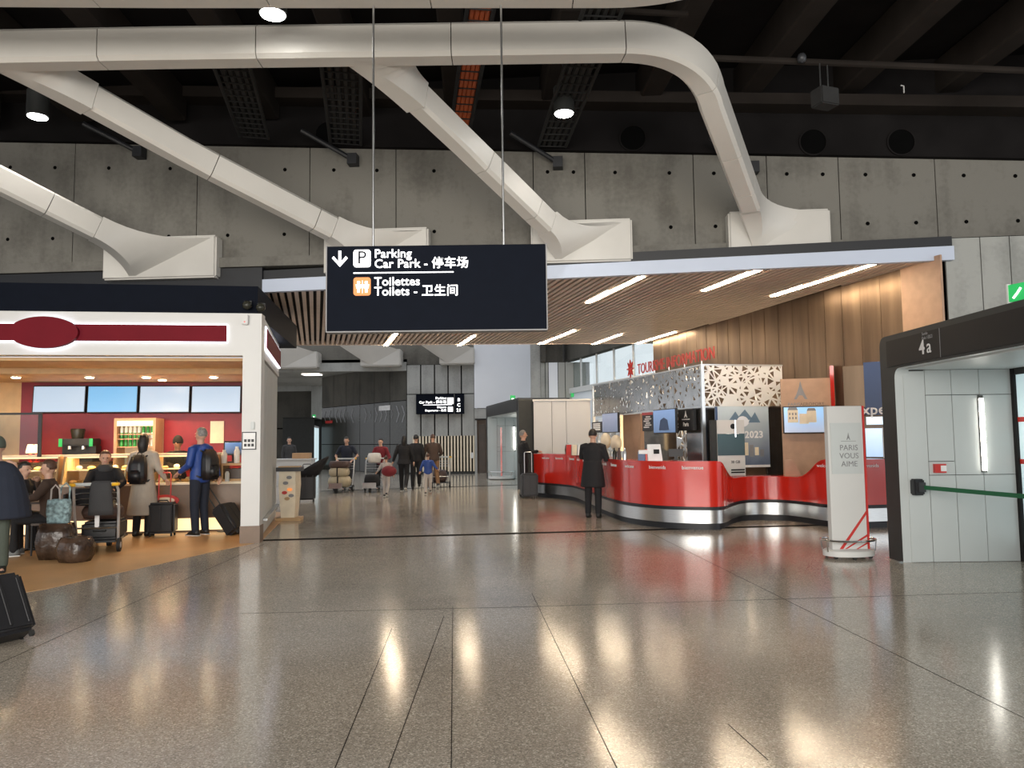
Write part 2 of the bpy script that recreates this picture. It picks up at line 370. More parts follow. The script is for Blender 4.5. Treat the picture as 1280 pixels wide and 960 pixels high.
# dark soffit beam with round openings
sb = thing('trim_2', None, None, M=WM); struct(sb, 'black soffit beam with round openings above concrete wall')
B().hexa([(a, -.12, wtop(a)), (b, -.12, wtop(b)), (b, .5, wtop(b)), (a, .5, wtop(a)),
          (a, -.12, 8.4), (b, -.12, 8.4), (b, .5, 8.4), (a, .5, 8.4)]).build('soffit_beam', MT['roof'], sb)
B().hexa([(a, -.5, wtop(a)+.75), (b, -.5, wtop(b)+.75), (b, -.121, wtop(b)+.75), (a, -.121, wtop(a)+.75),
          (a, -.5, wtop(a)+.95), (b, -.5, wtop(b)+.95), (b, -.121, wtop(b)+.95), (a, -.121, wtop(a)+.95)]).build('soffit_ledge', MT['rib'], sb)
for px, py in ((791, 173), (1016, 178), (1126, 178), (410, 168)):
    x, z = on(WM, px, py, -.12)
    h = B()
    h.loft([[(x+r*math.cos(t*math.pi/14), y, z+r*math.sin(t*math.pi/14)) for t in range(28)] for r, y in ((.25, -.121), (.25, -.15), (.225, -.15), (.225, -.125))], caps=False)
    h.build('opening_ring', MT['roof'], sb, 'auto')
    B().cyl((x, -.128, z), (x, -.123, z), .225, seg=28).build('opening_void', MT['hole'], sb)
# short black struts on the wall below the soffit
for px, py, n in ((175, 191, 'first'), (442, 200, 'second'), (698, 204, 'third'), (942, 210, 'fourth')):
    x, z = on(WM, px, py, -.1)
    t = thing('wall_bracket', 'black strut arm and bracket on concrete wall, %s from the left' % n, 'bracket', M=WM @ at(x, 0, z), group='black strut arms')
    B().tube([(-.85, -.55, .42), (-.06, -.14, .03)], .045, 8).build('arm', MT['black'], t)
    B().box((-.1, -.2, -.1), (.08, -.002, .1)).build('plate', MT['black'], t)

# ------------------------------------------------------------ dark roof with ribs
ce = thing('ceiling', None, None, loc=(0, 0, 0)); struct(ce)
B().box((-26, -10, 8.25), (16, 15.5, 8.6)).build('roof_slab', MT['roof'], ce)
ribme = B().box((-.19, 0, 0), (.19, 24, .6)).bevel(.03, 1).mesh('roof_rib', MT['rib'])
for k in range(-12, 6):
    link('roof_rib', ribme, ce, frame((5.5+1.75*k, -10.2, 7.62), 3))

# service runs below the roof
def tray(pts, w, m, label, rung=.25):
    p = [W(*q) for q in pts]
    t = thing('cable_tray', label, 'cable tray', loc=(0, 0, 0), group='cable trays under the dark roof')
    b = B(); d = (p[-1]-p[0]); n = d.cross(Vector((0, 0, 1))).normalized()*(w/2)
    for n_ in (n, -n): B().tube([q+n_ for q in p], .03, 6).build('side_rail', MT['trayd'], t)
    k = int(d.length/rung)
    rm = B().tube([-n, n], .012, 5).mesh('rung', MT['trayd'])
    for i in range(k+1): link('rung', rm, t, Matrix.Translation(p[0]+d*(i/k)))
    for j in (-.6, -.2, .2, .6): B().tube([q+n*j+Vector((0, 0, .045)) for q in p], .045, 6).build('cable', m, t)
tray([(606, -20, 9.0), (575, 165, 13.2)], .35, MT['cable'], 'cable tray with orange cables above the hanging sign')
tray([(762, -10, 8.8), (690, 183, 13.3)], .5, MT['trayd'], 'wide cable tray with grey cables behind the middle downlight')
tray([(425, 60, 9.8), (432, 180, 13.6)], .55, MT['trayd'], 'cable tray with grey cables left of the sign rod')
tray([(288, 78, 10.2), (318, 172, 13.4)], .5, MT['trayd'], 'dark cable tray above the left diagonal leg')
pp = B().tube([W(872, 72, 11.2), W(1750, 107, 11.2)], .05, 8).build('service_pipe', MT['rib'], None, 'auto'); tag(pp, 'long grey pipe running under the dark roof', 'pipe')
pp = B().tube([W(860, 18, 9.4), W(700, 10, 9.4)], .04, 8).build('service_pipe', MT['rib'], None, 'auto'); tag(pp, 'thin dark pipe beside the end of the topmost beam', 'pipe')
c = W(1031, 122, 10.6)
t = thing('roof_sensor', 'small grey box hung from the dark roof pipe', 'sensor', loc=c, rz=20)
B().box((-.16, -.12, -.14), (.16, .12, .12)).bevel(.015).build('housing', MT['trayd'], t)
for s in (-.07, .07): B().cyl((s, 0, .12), (s, 0, .5), .01, seg=6).build('hanger', MT['steel'], t)
c = W(1002, 72, 11.1); o = B().lathe([(.0, -.08), (.06, -.06), (.07, 0), (.05, .05), (.0, .06)], c).build('smoke_detector', MT['case_g'], None, True); tag(o, 'small pale detector on the roof pipe', 'detector')
c = W(1130, 116, 12.4); o = B().tube([c, c+Vector((0, 0, .12)), c+Vector((-.05, 0, .13))], .012, 6).build('hook', MT['white']); tag(o, 'tiny white hook hanging from the dark roof', 'hook')

# pendant downlights
for px, py, Y, e, lab in ((341, 18, 8.75, 130, 'bright round downlight between the two white beams'), (47, 146, 12.0, 70, 'round downlight at the far left under the dark roof'),
                       (705, 142, 11.6, 60, 'round downlight right of the hanging sign rods')):
    c = W(px, py, Y)
    t = thing('pendant_downlight', lab, 'light', loc=c, group='pendant downlights')
    r = .165
    B().lathe([(r*.96, 0), (r, .0), (r, .42), (r*.5, .47), (.02, .48)]).build('housing', MT['pframe'], t, 'auto')
    B().lathe([(.001, -.012), (r*.86, -.012), (r*.9, -.002), (.001, .004)]).build('diffuser', MT['lamp'], t)
    B().cyl((0, 0, .47), (0, 0, max(.5, 8.2-c.z)), .015, seg=6).build('stem', MT['black'], t)
    light('downlight_beam', 'SPOT', c+Vector((0, 0, -.05)), e, (1, .96, .9), .12, rot=(0, 0, 0), spot=R(110))

# ------------------------------------------------------------ white branching beams
def ring8(p, t, w, h):
    s = t.cross(Vector((0, 0, 1))).normalized(); u = s.cross(t).normalized(); c = .05
    out = []
    for a, b in ((-w+c, h), (w-c, h), (w, h-c), (w, -h+c), (w-c, -h), (-w+c, -h), (-w, -h+c), (-w, h-c)): out.append(p+s*a+u*b)
    return out
def sweep(b, pts, w, h, t0=None, t1=None):
    rg = []
    for i, p in enumerate(pts):
        t = (pts[min(i+1, len(pts)-1)]-pts[max(i-1, 0)])
        if i == 0 and t0: t = t0
        if i == len(pts)-1 and t1: t = t1
        rg.append(ring8(p, t.normalized(), w, h))
    return b.loft(rg)
def clad(parent, pts, cuts, w, h, name='cladding'):
    L = [0]
    for a, b in zip(pts, pts[1:]): L.append(L[-1]+(b-a).length)
    def P(s):
        s = max(0, min(L[-1], s))
        for i in range(len(L)-1):
            if s <= L[i+1]+1e-9: return pts[i].lerp(pts[i+1], (s-L[i])/(L[i+1]-L[i]))
        return pts[-1]
    cs = [0]+[c*L[-1] for c in cuts]+[L[-1]]
    for a, b in zip(cs, cs[1:]):
        a2, b2 = a+.006, b-.006
        ss = [a2]+[l for l in L if a2 < l < b2]+[b2]
        sweep(B(), [P(s) for s in ss], w, h, P(a2+.03)-P(a2-.03), P(b2+.03)-P(b2-.03)).build(name, MT['beam'], parent, 'auto')
    sweep(B(), pts, w-.03, h-.03).build('core', MT['hole'], parent)
def bez(p, c, q, n=14): return [p*(1-t)**2+c*(2*t*(1-t))+q*t*t for t in [i/n for i in range(n+1)]]
mb = thing('branching_beam', 'white clad steel beam with four diagonal legs to the concrete wall', 'beam', loc=(0, 0, 0))
YB = 9.5
def Xpath(): 
    p1, c_, p2, p3 = W(775, 52, YB), W(874, 51, YB+.1), W(890, 122, YB+.9), W(938, 252, 12.55)
    return [W(-420, 68, YB), W(-100, 65.5, YB), W(200, 60, YB), W(500, 56, YB)]+bez(p1, c_, p2)+[p3]
mp = Xpath()
LEN = sum((b-a).length for a, b in zip(mp, mp[1:]))
def frac(px):  # arc fraction of the straight run at a pixel column
    x0, x1 = mp[0].x, W(px, 57, YB).x
    return (x1-x0)/LEN
clad(mb, mp, [frac(-280), frac(-80), frac(130), frac(325), frac(565), frac(778), .828, .915, .972], .17, .225)
def leg(pts, plate_px, start_ring_w=.16, hh=.205, cuts=(.25, .5, .75), swept=True):
    P = [W(*p) for p in pts]
    if swept:
        d0 = (P[1]-P[0]).normalized(); g1 = P[0]+d0*1.15
        clad(mb, [g1]+P[1:], cuts, start_ring_w, hh, 'leg_cladding')
        s_ = d0.cross(Vector((0, 0, 1))).normalized(); u_ = s_.cross(d0).normalized()
        rb = [g1-s_*start_ring_w+u_*hh, g1+s_*start_ring_w+u_*hh, g1+s_*start_ring_w-u_*hh, g1-s_*start_ring_w-u_*hh]
        zt_ = P[0].z-.19; xc = P[0].x+d0.x*.35
        ra = [Vector((xc+a, P[0].y+b, zt_)) for a, b in ((.62, .15), (.62, -.15), (-.42, -.15), (-.42, .15))]
        rg = []
        for i in range(11):
            v = i/10; rg.append([a*(1-v)**2+(b-d0*(.55 if k < 2 else .6))*(2*v*(1-v))+b*v*v for k, (a, b) in enumerate(zip(ra, rb))])
        B().loft(rg).build('gusset', MT['beam'], mb, 'auto')
    (x0, y0), (x1, y1) = plate_px
    xa, za = on(WM, x0, y1, -.3); xb, zb = on(WM, x1, y0, -.3); zb2 = zb
    sl = (wbot(xb)-wbot(xa))
    # wall plate
    q = B().hexa([(xa, -.3, za), (xb, -.3, za+sl*.5), (xb, .0, za+sl*.5), (xa, .0, za), (xa, -.3, zb-sl*.5), (xb, -.3, zb), (xb, .0, zb), (xa, .0, zb-sl*.5)]).bevel(.035, 3)
    q.build('foot_plate', MT['beam'], mb, 'auto', WM)
    w_, h_ = xb-xa, zb-za
    e = P[-1]; t = (P[-1]-P[-2]).normalized()
    s = t.cross(Vector((0, 0, 1))).normalized(); u = s.cross(t).normalized()
    r0 = [e-s*start_ring_w+u*hh, e+s*start_ring_w+u*hh, e+s*start_ring_w-u*hh, e-s*start_ring_w-u*hh]
    r1 = [WM @ Vector((xa+w_*a, -.29, za+h_*b)) for a, b in ((.10, .9), (.97, .93), (.30, .07), (.24, .07))]
    N = 9; rg = []
    for i in range(N+1):
        v = i/N; ring = []
        for k in range(4):
            a, b = r0[k], r1[k]
            ctrl = a+t*((b-a).length*.5)
            p = a*(1-v)**2+ctrl*(2*v*(1-v))+b*v*v
            ring.append(p)
        # split each edge once so that the faces can curve
        rg.append([q for k in range(4) for q in (ring[k], ring[k].lerp(ring[(k+1) % 4], .5))])
    B().loft(rg).build('foot_flare', MT['beam'], mb, 'auto')
leg([(-388, 66, YB), (-100, 175, 11.2), (120, 286, 12.95)], ((127, 293), (270, 350)), cuts=(.3, .55, .80))
leg([(2, 62, YB), (230, 190, 11.6), (415, 286, 13.0)], ((404, 283), (535, 343)), cuts=(.48, .92))
leg([(454, 57, YB), (580, 178, 11.4), (684, 279, 12.8)], ((664, 272), (790, 329)), cuts=(.5, .88))
leg([(920, 205, 11.6), (938, 252, 12.55)], ((912, 260), (1038, 317)), swept=False)
tb = thing('overhead_beam', 'topmost white clad beam that the sign rods hang from', 'beam', loc=(0, 0, 0))
tp = [W(-300, -19, 8), W(200, -16, 8), W(600, -16, 8)]+bez(W(760, -16, 8), W(880, -17, 8), W(935, -64, 8.3))
clad(tb, tp, [.33, .5, .66, .8], .17, .17)

# ------------------------------------------------------------ slatted canopy
D = Vector((-.2606, 1, 0))                                         # direction of slats and strip lights
CL, CR_ = W(328, 366, 14.0), W(1183, 325.5, 12.75)                 # front edge, underside
RL, RR_ = W(352, 432, 21.5), W(818, 428.5, 23.3)                   # rear edge
def zc(X, Y):
    # plane through CL, CR_, and rear average
    n = (CR_-CL).cross(((RL+RR_)/2)-(CL+CR_)/2); 
    return CL.z-(n.x*(X-CL.x)+n.y*(Y-CL.y))/n.z
BRA = Vector((7.20, 12.75, 0)); BRD = Vector((-.29, 1, 0))        # bronze wall line
def hit(p, d, a, e):   # 2D line intersection, parameter along d
    den = d.x*e.y-d.y*e.x; return ((a.x-p.x)*e.y-(a.y-p.y)*e.x)/den
cn = thing('ceiling_canopy', None, None, loc=(0, 0, 0)); cn.name = 'ceiling_canopy'; struct(cn, 'slatted canopy with white fascia over the information desk')
fe = CR_-CL; nsl = 84
for i in range(nsl):
    p = CL+fe*((i+.5)/nsl)
    tr = hit(p, D, RL, RR_-RL); tb_ = hit(p, D, BRA, BRD)
    L_ = tr if tb_ < 0 else min(tr, tb_)
    q = p+D*L_
    p = Vector((p.x, p.y, zc(p.x, p.y))); q = Vector((q.x, q.y, zc(q.x, q.y)))
    b = B(); n = Vector((.038, 0, 0)); h = Vector((0, 0, .075))
    b.hexa([p-n, p+n, q+n, q-n, p-n+h, p+n+h, q+n+h, q-n+h]); b.build('slat', MT['slat'], cn)
b = B(); up = Vector((0, 0, .12)); up2 = Vector((0, 0, .2))
def zz(v): return Vector((v.x, v.y, zc(v.x, v.y)))
brk = BRA+BRD*10.9
cs = [zz(CL), zz(CR_), zz(Vector((RR_.x+.25, RR_.y, 0))), zz(RL)]
b.hexa([v+up for v in cs]+[v+up2 for v in cs]).build('canopy_backing', MT['slatback'], cn)
fd = Vector((0, .12, 0)); b = B(); A_, C_ = CL+Vector((-.05, -.14, -.02)), CR_+Vector((.06, -.14, -.02)); hz = Vector((0, 0, .24))
b.hexa([A_, C_, C_+fd, A_+fd, A_+hz, C_+hz, C_+fd+hz, A_+fd+hz]).build('canopy_fascia', MT['fascia'], cn)
b = B(); fd2 = Vector((0, .3, 0)); h1 = Vector((0, 0, .24)); h2 = Vector((0, 0, .42)); bk = Vector((0, .05, 0))
b.hexa([A_+h1+bk, C_+h1+bk, C_+h1+fd2, A_+h1+fd2, A_+h2+bk, C_+h2+bk, C_+h2+fd2, A_+h2+fd2]).build('shadow_gap', MT['black'], cn)
b = B(); s0, s1 = zz(RL), zz(RR_)
b.hexa([s0-fd*.3-Vector((0, 0, .02)), s1-fd*.3-Vector((0, 0, .02)), s1+fd*.3, s0+fd*.3, s0-fd*.3+up2, s1-fd*.3+up2, s1+fd*.3+up2, s0+fd*.3+up2]).build('rear_trim', MT['slat'], cn)
b = B(); s0, s1 = zz(CL), zz(RL); sx = Vector((-.08, 0, 0))
b.hexa([s0+sx, s0, s1, s1+sx, s0+sx+up2, s0+up2, s1+up2, s1+sx+up2]).build('side_trim', MT['black'], cn)
for k, (p, q) in enumerate((((735, 378), (802, 346)), ((880, 363), (947, 338)), ((966, 370), (1095, 329)), ((482, 432), (498, 413)), ((574, 431.5), (592, 420)),
             ((675, 430), (718, 413)), ((742, 430), (775, 418)), ((797, 429), (843, 415)))):
    def cz(px):   # pixel on canopy plane
        d = ray(*px); n = (CR_-CL).cross(((RL+RR_)/2)-(CL+CR_)/2); o = Vector((0, 0, CAMZ)); return o+d*((CL-o).dot(n)/d.dot(n))
    a, e = cz(p), cz(q)
    sd = Vector((.055, 0, 0)); u1, u0 = Vector((0, 0, .03)), Vector((0, 0, -.012))
    names = ['long strip light right of the hanging sign', 'middle front strip light', 'longest strip light by the bronze wall', 'short strip light under the left part of the sign',
             'rear strip light under the sign middle', 'rear strip light below the sign corner', 'rear strip light left of the glazing', 'rear strip light nearest the red letters']
    t = thing('strip_light', names[k]+' in the slatted canopy', 'light', loc=(0, 0, 0), group='canopy strip lights')
    B().hexa([a-sd+u0, e-sd+u0, e+sd+u0, a+sd+u0, a-sd+u1, e-sd+u1, e+sd+u1, a+sd+u1]).build('diffuser', MT['strip'], t)
    sd2 = sd*1.25; u2 = u1+Vector((0, 0, .05))
    B().hexa([a-sd2+u1, e-sd2+u1, e+sd2+u1, a+sd2+u1, a-sd2+u2, e-sd2+u2, e+sd2+u2, a+sd2+u2]).build('housing', MT['white'], t)

# ------------------------------------------------------------ bronze wall, pale panels, rear glazing
bang = math.degrees(math.atan2(-1, .29))
BM = frame((BRA.x, BRA.y), bang)
bw = thing('wall_bronze', None, None, M=BM); struct(bw)
xw = on(BM, 1127, 370)[0]
B().box((-10.4, .03, 0), (.02, .25, 4.62)).build('wall_core', MT['hole'], bw)
n = 19
for i in range(n):
    x0 = -10.4+i*(10.4+xw)/n; x1 = x0+(10.4+xw)/n; tl = .004*random.uniform(-1, 1)
    B().hexa([(x0+.006, -.0+tl, 0), (x1-.006, 0-tl, 0), (x1-.006, .03, 0), (x0+.006, .03, 0),
              (x0+.006, -.0-tl, 4.6), (x1-.006, 0+tl, 4.6), (x1-.006, .03, 4.6), (x0+.006, .03, 4.6)]).build('bronze_panel', MT['bronze'], bw)
B().box((xw+.006, -.01, 0), (.23, .03, 4.6)).build('end_panel', MT['tan'], bw)
prw = W(1183, 350, 12.75)
PWM = frame((prw.x, prw.y), -6)
pw = thing('wall_right', None, None, M=PWM); struct(pw)
B().box((0, .04, 0), (9, .3, 4.95)).build('wall_core', MT['hole'], pw)
xs = [0]+[on(PWM, px, 340)[0] for px in (1227, 1264)]; xs += [xs[-1]+.55*k for k in range(1, 13)]
for x0, x1 in zip(xs, xs[1:]):
    B().box((x0+.008, 0, 0), (x1-.008, .05, 4.93)).build('concrete_panel', MT['conc_l'], pw)
xk = on(WM, 330, 360)[0]
o = B().box((edges[0], -.1, 3.9), (xk, .04, wbot(xk)-.17)).build('trim_4', MT['black']); o.matrix_local = WM; struct(o)
# ------------------------------------------------------------ rear of the hall
BK = frame((0, 34, 0), 0)
bk = thing('wall_back', None, None, M=BK); struct(bk)
X_ = lambda px, d=0: on(BK, px, 520, d)[0]
Z_ = lambda py, px=550, d=0: on(BK, px, py, d)[1]
B().box((X_(508), .06, 0), (X_(594), .4, Z_(455.5))).build('wall_core', MT['hole'], bk)
cols = (508, 526, 543.3, 560.3, 577, 593.5); zm, zt = Z_(492.5), Z_(456)
for i, (a, b) in enumerate(zip(cols, cols[1:])):
    for z0, z1 in ((0, zm-.02), (zm+.02, zt)):
        B().box((X_(a)+.03, 0, z0), (X_(b)-.03, .08, z1)).build('concrete_panel', MT['conc_m'], bk)
gx0, gx1 = X_(516), X_(593); nb = 20
sl = B().box((0, -.07, .12), (.075, 0, Z_(545))).mesh('grille_slat', MT['cream'])
B().box((gx0, -.012, .1), (gx1, -.003, Z_(545))).build('grille_back', MT['hole'], bk)
for i in range(nb): link('grille_slat', sl, bk, at(gx0+(gx1-gx0-.075)*i/(nb-1), -.013, 0))
B().box((X_(505), -.1, 0), (gx1, -.003, .1)).build('plinth', MT['pframe'], bk)
B().box((X_(588), -.1, Z_(573)), (X_(591.5), -.085, Z_(566))).build('notice', MT['print'], bk)
# concrete band and wall feet above
ub = thing('wall_back_upper', None, None, M=BK); struct(ub)
B().box((X_(300), .3, Z_(455.5)), (X_(594), .6, 7.5)).build('upper_band', MT['conc'], ub)
B().box((X_(300), .0, Z_(460)-.1), (X_(508), .35, Z_(452))).build('ledge', MT['conc_m'], ub)
def backfoot(x0, x1, y0, y1, lab):
    t = thing('beam_foot', lab, 'beam', M=BK, group='white beam feet on the rear wall')
    xa, za = on(BK, x0, y1, -.5); xb, zb = on(BK, x1, y0, -.5); w, h = xb-xa, zb-za
    B().box((xa, -.5, za), (xb, .28, zb)).bevel(.05, 2).build('foot_plate', MT['beam'], t, 'auto')
    e = Vector((xa-1.5, -1.6, zb+1.1)); r0 = [e+Vector(v) for v in ((-.3, 0, .25), (.3, 0, .25), (.3, 0, -.25), (-.3, 0, -.25))]
    r1 = [Vector((xa+w*a, -.49, za+h*b)) for a, b in ((.1, .9), (.97, .93), (.3, .07), (.24, .07))]
    rg = []
    for i in range(8):
        v = i/7; rg.append([a*(1-v)**2+(a+Vector((.95, .75, -.75)))*(2*v*(1-v))+b*v*v for a, b in zip(r0, r1)])
    B().loft(rg).build('foot_flare', MT['beam'], t, 'auto')
backfoot(340, 397, 439, 460.5, 'white beam foot on the rear wall beside the kiosk')
backfoot(450, 501, 436, 458, 'white beam foot on the rear wall above the chevron glass')
backfoot(549, 593, 434, 455.5, 'white beam foot on the rear wall beside the white wall')
# pale wall right of the grille
ww = thing('wall_white', None, None, M=BK); struct(ww)
B().box((X_(593.5), -.3, Z_(511)), (X_(668), .1, 7.5)).build('white_panel', MT['wallw'], ww)
B().box((X_(593.5), -.25, Z_(525)), (X_(668), .1, Z_(511)-.02)).build('lower_band', MT['conc_m'], ww)
B().box((X_(594), 1.5, 0), (X_(640), 1.7, 3)).build('passage_wall', MT['brownp'], ww)
B().box((X_(593.5), -.26, 0), (X_(596), .1, Z_(525))).build('door_jamb', MT['conc_m'], ww)
B().box((X_(594), -.28, Z_(526)), (X_(609), -.2, Z_(524))).build('door_lintel', MT['pdark'], ww)
d3 = thing('door_4', None, None, M=BK); struct(d3)
B().box((X_(597.5), .6, 0), (X_(606), .66, Z_(531))).build('door_leaf', MT['dwood'], d3)
# dark glossy wall with chevrons
p0, p1 = W(402, 520, 41.5), W(508, 520, 34.1)
CH = frame((p0.x, p0.y), math.degrees(math.atan2(p1.y-p0.y, p1.x-p0.x))); LW = (p1-p0).xy.length
cw = thing('wall_chevron', None, None, M=CH); struct(cw)
ncol = 6; zs = (0, 1.35, 3.35, 5.06)
B().box((0, .05, 0), (LW, .3, 4.98)).build('wall_core', MT['hole'], cw)
for i in range(ncol):
    for j in range(3):
        B().box((LW*i/ncol+.02, 0, zs[j]+.015), (LW*(i+1)/ncol-.02, .06, zs[j+1]-.015)).build('wall_panel', MT['dglass'] if j < 2 else MT['conc_d'], cw)
def chev(x, z, s, d):
    w = .16*s
    return [(x-d*.22*s, z-.62*s), (x-d*.22*s+w, z-.62*s), (x+d*.16*s+w, z), (x-d*.22*s+w, z+.62*s), (x-d*.22*s, z+.62*s), (x+d*.16*s, z)] 
for px, d, s in ((406, -1, .7), (412, -1, .8), (420, -1, .9), (425, -1, .9), (430, -1, .9), (434, -1, .5), (440, -1, .95), (457, 1, .95), (463, 1, .5), (470, 1, .95), (476, 1, .95), (482, 1, .9), (490, 1, .5), (497, 1, 1.0), (504, 1, 1.0)):
    x, z = on(CH, px, 521-(px-400)*.035); 
    B().prism(chev(x, z, s*.62, d), -.012, -.002, 'y').build('chevron', MT['greyp'], cw)
text('wall_lettering', 'Terminal', .22, at(on(CH, 449, 522)[0]+.1, -.006, 2.5) @ Matrix.Rotation(R(-90), 4, 'Y'), MT['greyp'], cw)
x, z = on(CH, 474, 511); B().box((x, -.02, z-.1), (x+1.1, -.004, z+.13)).build('white_notice', MT['print'], cw)
x, z = on(CH, 407, 528); B().box((x, -.02, z-.06), (x+.9, -.004, z+.08)).build('red_notice', MT['sred'], cw)
# recess at the left rear: soffit, end wall, column
rc = thing('ceiling_rear', None, None, loc=(0, 0, 0)); struct(rc)
pz = 5.05
B().prism([(X_(300), 34.3), (p1.x, 34.3), (p0.x+.3, 41.5), (W(402, 500, 49).x, 49), (-22, 49)], pz, pz+.2).build('soffit', MT['conc_m'], rc)
c = F(390, 467.5, pz); t = thing('ceiling_panel_light', 'small rectangular ceiling light over the rear recess', 'light', loc=c)
B().box((-.45, -.35, -.06), (.45, .35, 0)).build('diffuser', MT['soft'], t); B().box((-.5, -.4, 0), (.5, .4, .04)).build('frame', MT['white'], t)
EW = frame((0, 48, 0), 0); ew = thing('wall_recess', None, None, M=EW); struct(ew)
xe = lambda px: on(EW, px, 520)[0]
ze = lambda py: on(EW, 390, py)[1]
B().box((xe(300), 0, 0), (xe(420), .3, pz)).build('end_wall', MT['conc_d'], ew)
B().box((xe(300), -.2, ze(489)), (xe(404), -.002, pz)).build('upper_panel', MT['conc_m'], ew)
B().box((xe(390.5), -.3, 2.9), (xe(403), -.003, ze(481))).build('pale_column', MT['conc_l'], ew)
B().box((xe(300), -.02, ze(536)), (xe(368), -.002, ze(534.5))).build('wall_joint', MT['hole'], ew)
# right rear: column, dark beam, pale panels, clerestory glazing
c0 = frame((0, 29.5, 0), 0); xr = lambda px: on(c0, px, 500)[0]
zr = lambda py: on(c0, 700, py)[1]
co = B().box((xr(664), 0, 0), (xr(676), .6, 7.2)).build('wall_column', MT['conc_m']); co.matrix_local = c0; struct(co)
co = B().box((xr(676), -.1, zr(452.5)), (xr(683), .5, 7.2)).build('wall_column_dark', MT['conc_d']); co.matrix_local = c0; struct(co)
pv = thing('wall_pale', None, None, M=c0); struct(pv)
xs = [676, 682, 686, 698, 707, 718, 728, 738.5]
for a, b in zip(xs, xs[1:]):
    B().box((xr(a)+.012, 0, 0), (xr(b)-.012, .12, zr(453))).build('pale_panel', MT['wallw'] if a in (686, 698-12) else MT['conc_l'], pv)
B().box((xr(676), .05, 0), (xr(738), .1, zr(453))).build('wall_core', MT['hole'], pv)
o = B().hexa([(xr(676), .2, zr(453)), (xr(705), .2, zr(453)), (xr(705), .6, zr(453)), (xr(676), .6, zr(453)),
          (xr(676), .2, 7.2), (xr(705), .2, 7.2), (xr(705), .6, 7.2), (xr(676), .6, 7.2)]).build('trim_3', MT['conc_d']); o.matrix_local = c0; struct(o)
wn = thing('window_1', None, None, M=BM); struct(wn)
gx = [-10.4-1.55*k for k in range(8)]
for a, b in zip(gx, gx[1:]):
    B().box((b+.03, .08, 3.5), (a-.03, .1, 4.62)).build('pane', MT['glass'], wn)
for a in gx: B().box((a-.02, .05, 3.5), (a+.02, .13, 4.62)).build('mullion', MT['white'], wn)
B().box((gx[-1], -.1, 3.3), (gx[0], .25, 3.5)).build('window_sill', MT['white'], wn)
o = B().box((gx[-1], 0, 0), (gx[0], .25, 3.3)).build('wall_sill', MT['wallw']); o.matrix_local = BM; struct(o)
o = B().box((gx[-1], -.06, 4.62), (gx[0]-.02, .3, 6.4)).build('wall_glazing_head', MT['conc_d']); o.matrix_local = BM; struct(o)
# white partition behind the counter end
PT = frame((0, 23.2, 0), 0); xp = lambda px: on(PT, px, 530)[0]
pt = thing('partition', 'white panelled partition behind the far end of the red desk', 'partition', M=PT)
zt = on(PT, 700, 501)[1]
for a, b in zip((667, 690, 708, 738.5), (690, 708, 738.5)):
    B().box((xp(a)+.006, 0, 0), (xp(b)-.006, .1, zt)).build('panel', MT['part'], pt)
B().box((xp(666), -.03, zt), (xp(739), .13, zt+.05)).build('top_rail', MT['white'], pt)
o = thing('exit_sign', 'small green exit sign above the white partition', 'sign', loc=W(720, 493, 29.3)); B().box((-.2, -.03, -.1), (.2, .03, .1)).build('body', MT['exitg'], o)
B().box((.02, -.035, -.04), (.14, -.031, .04)).build('arrow', MT['letter'], o)

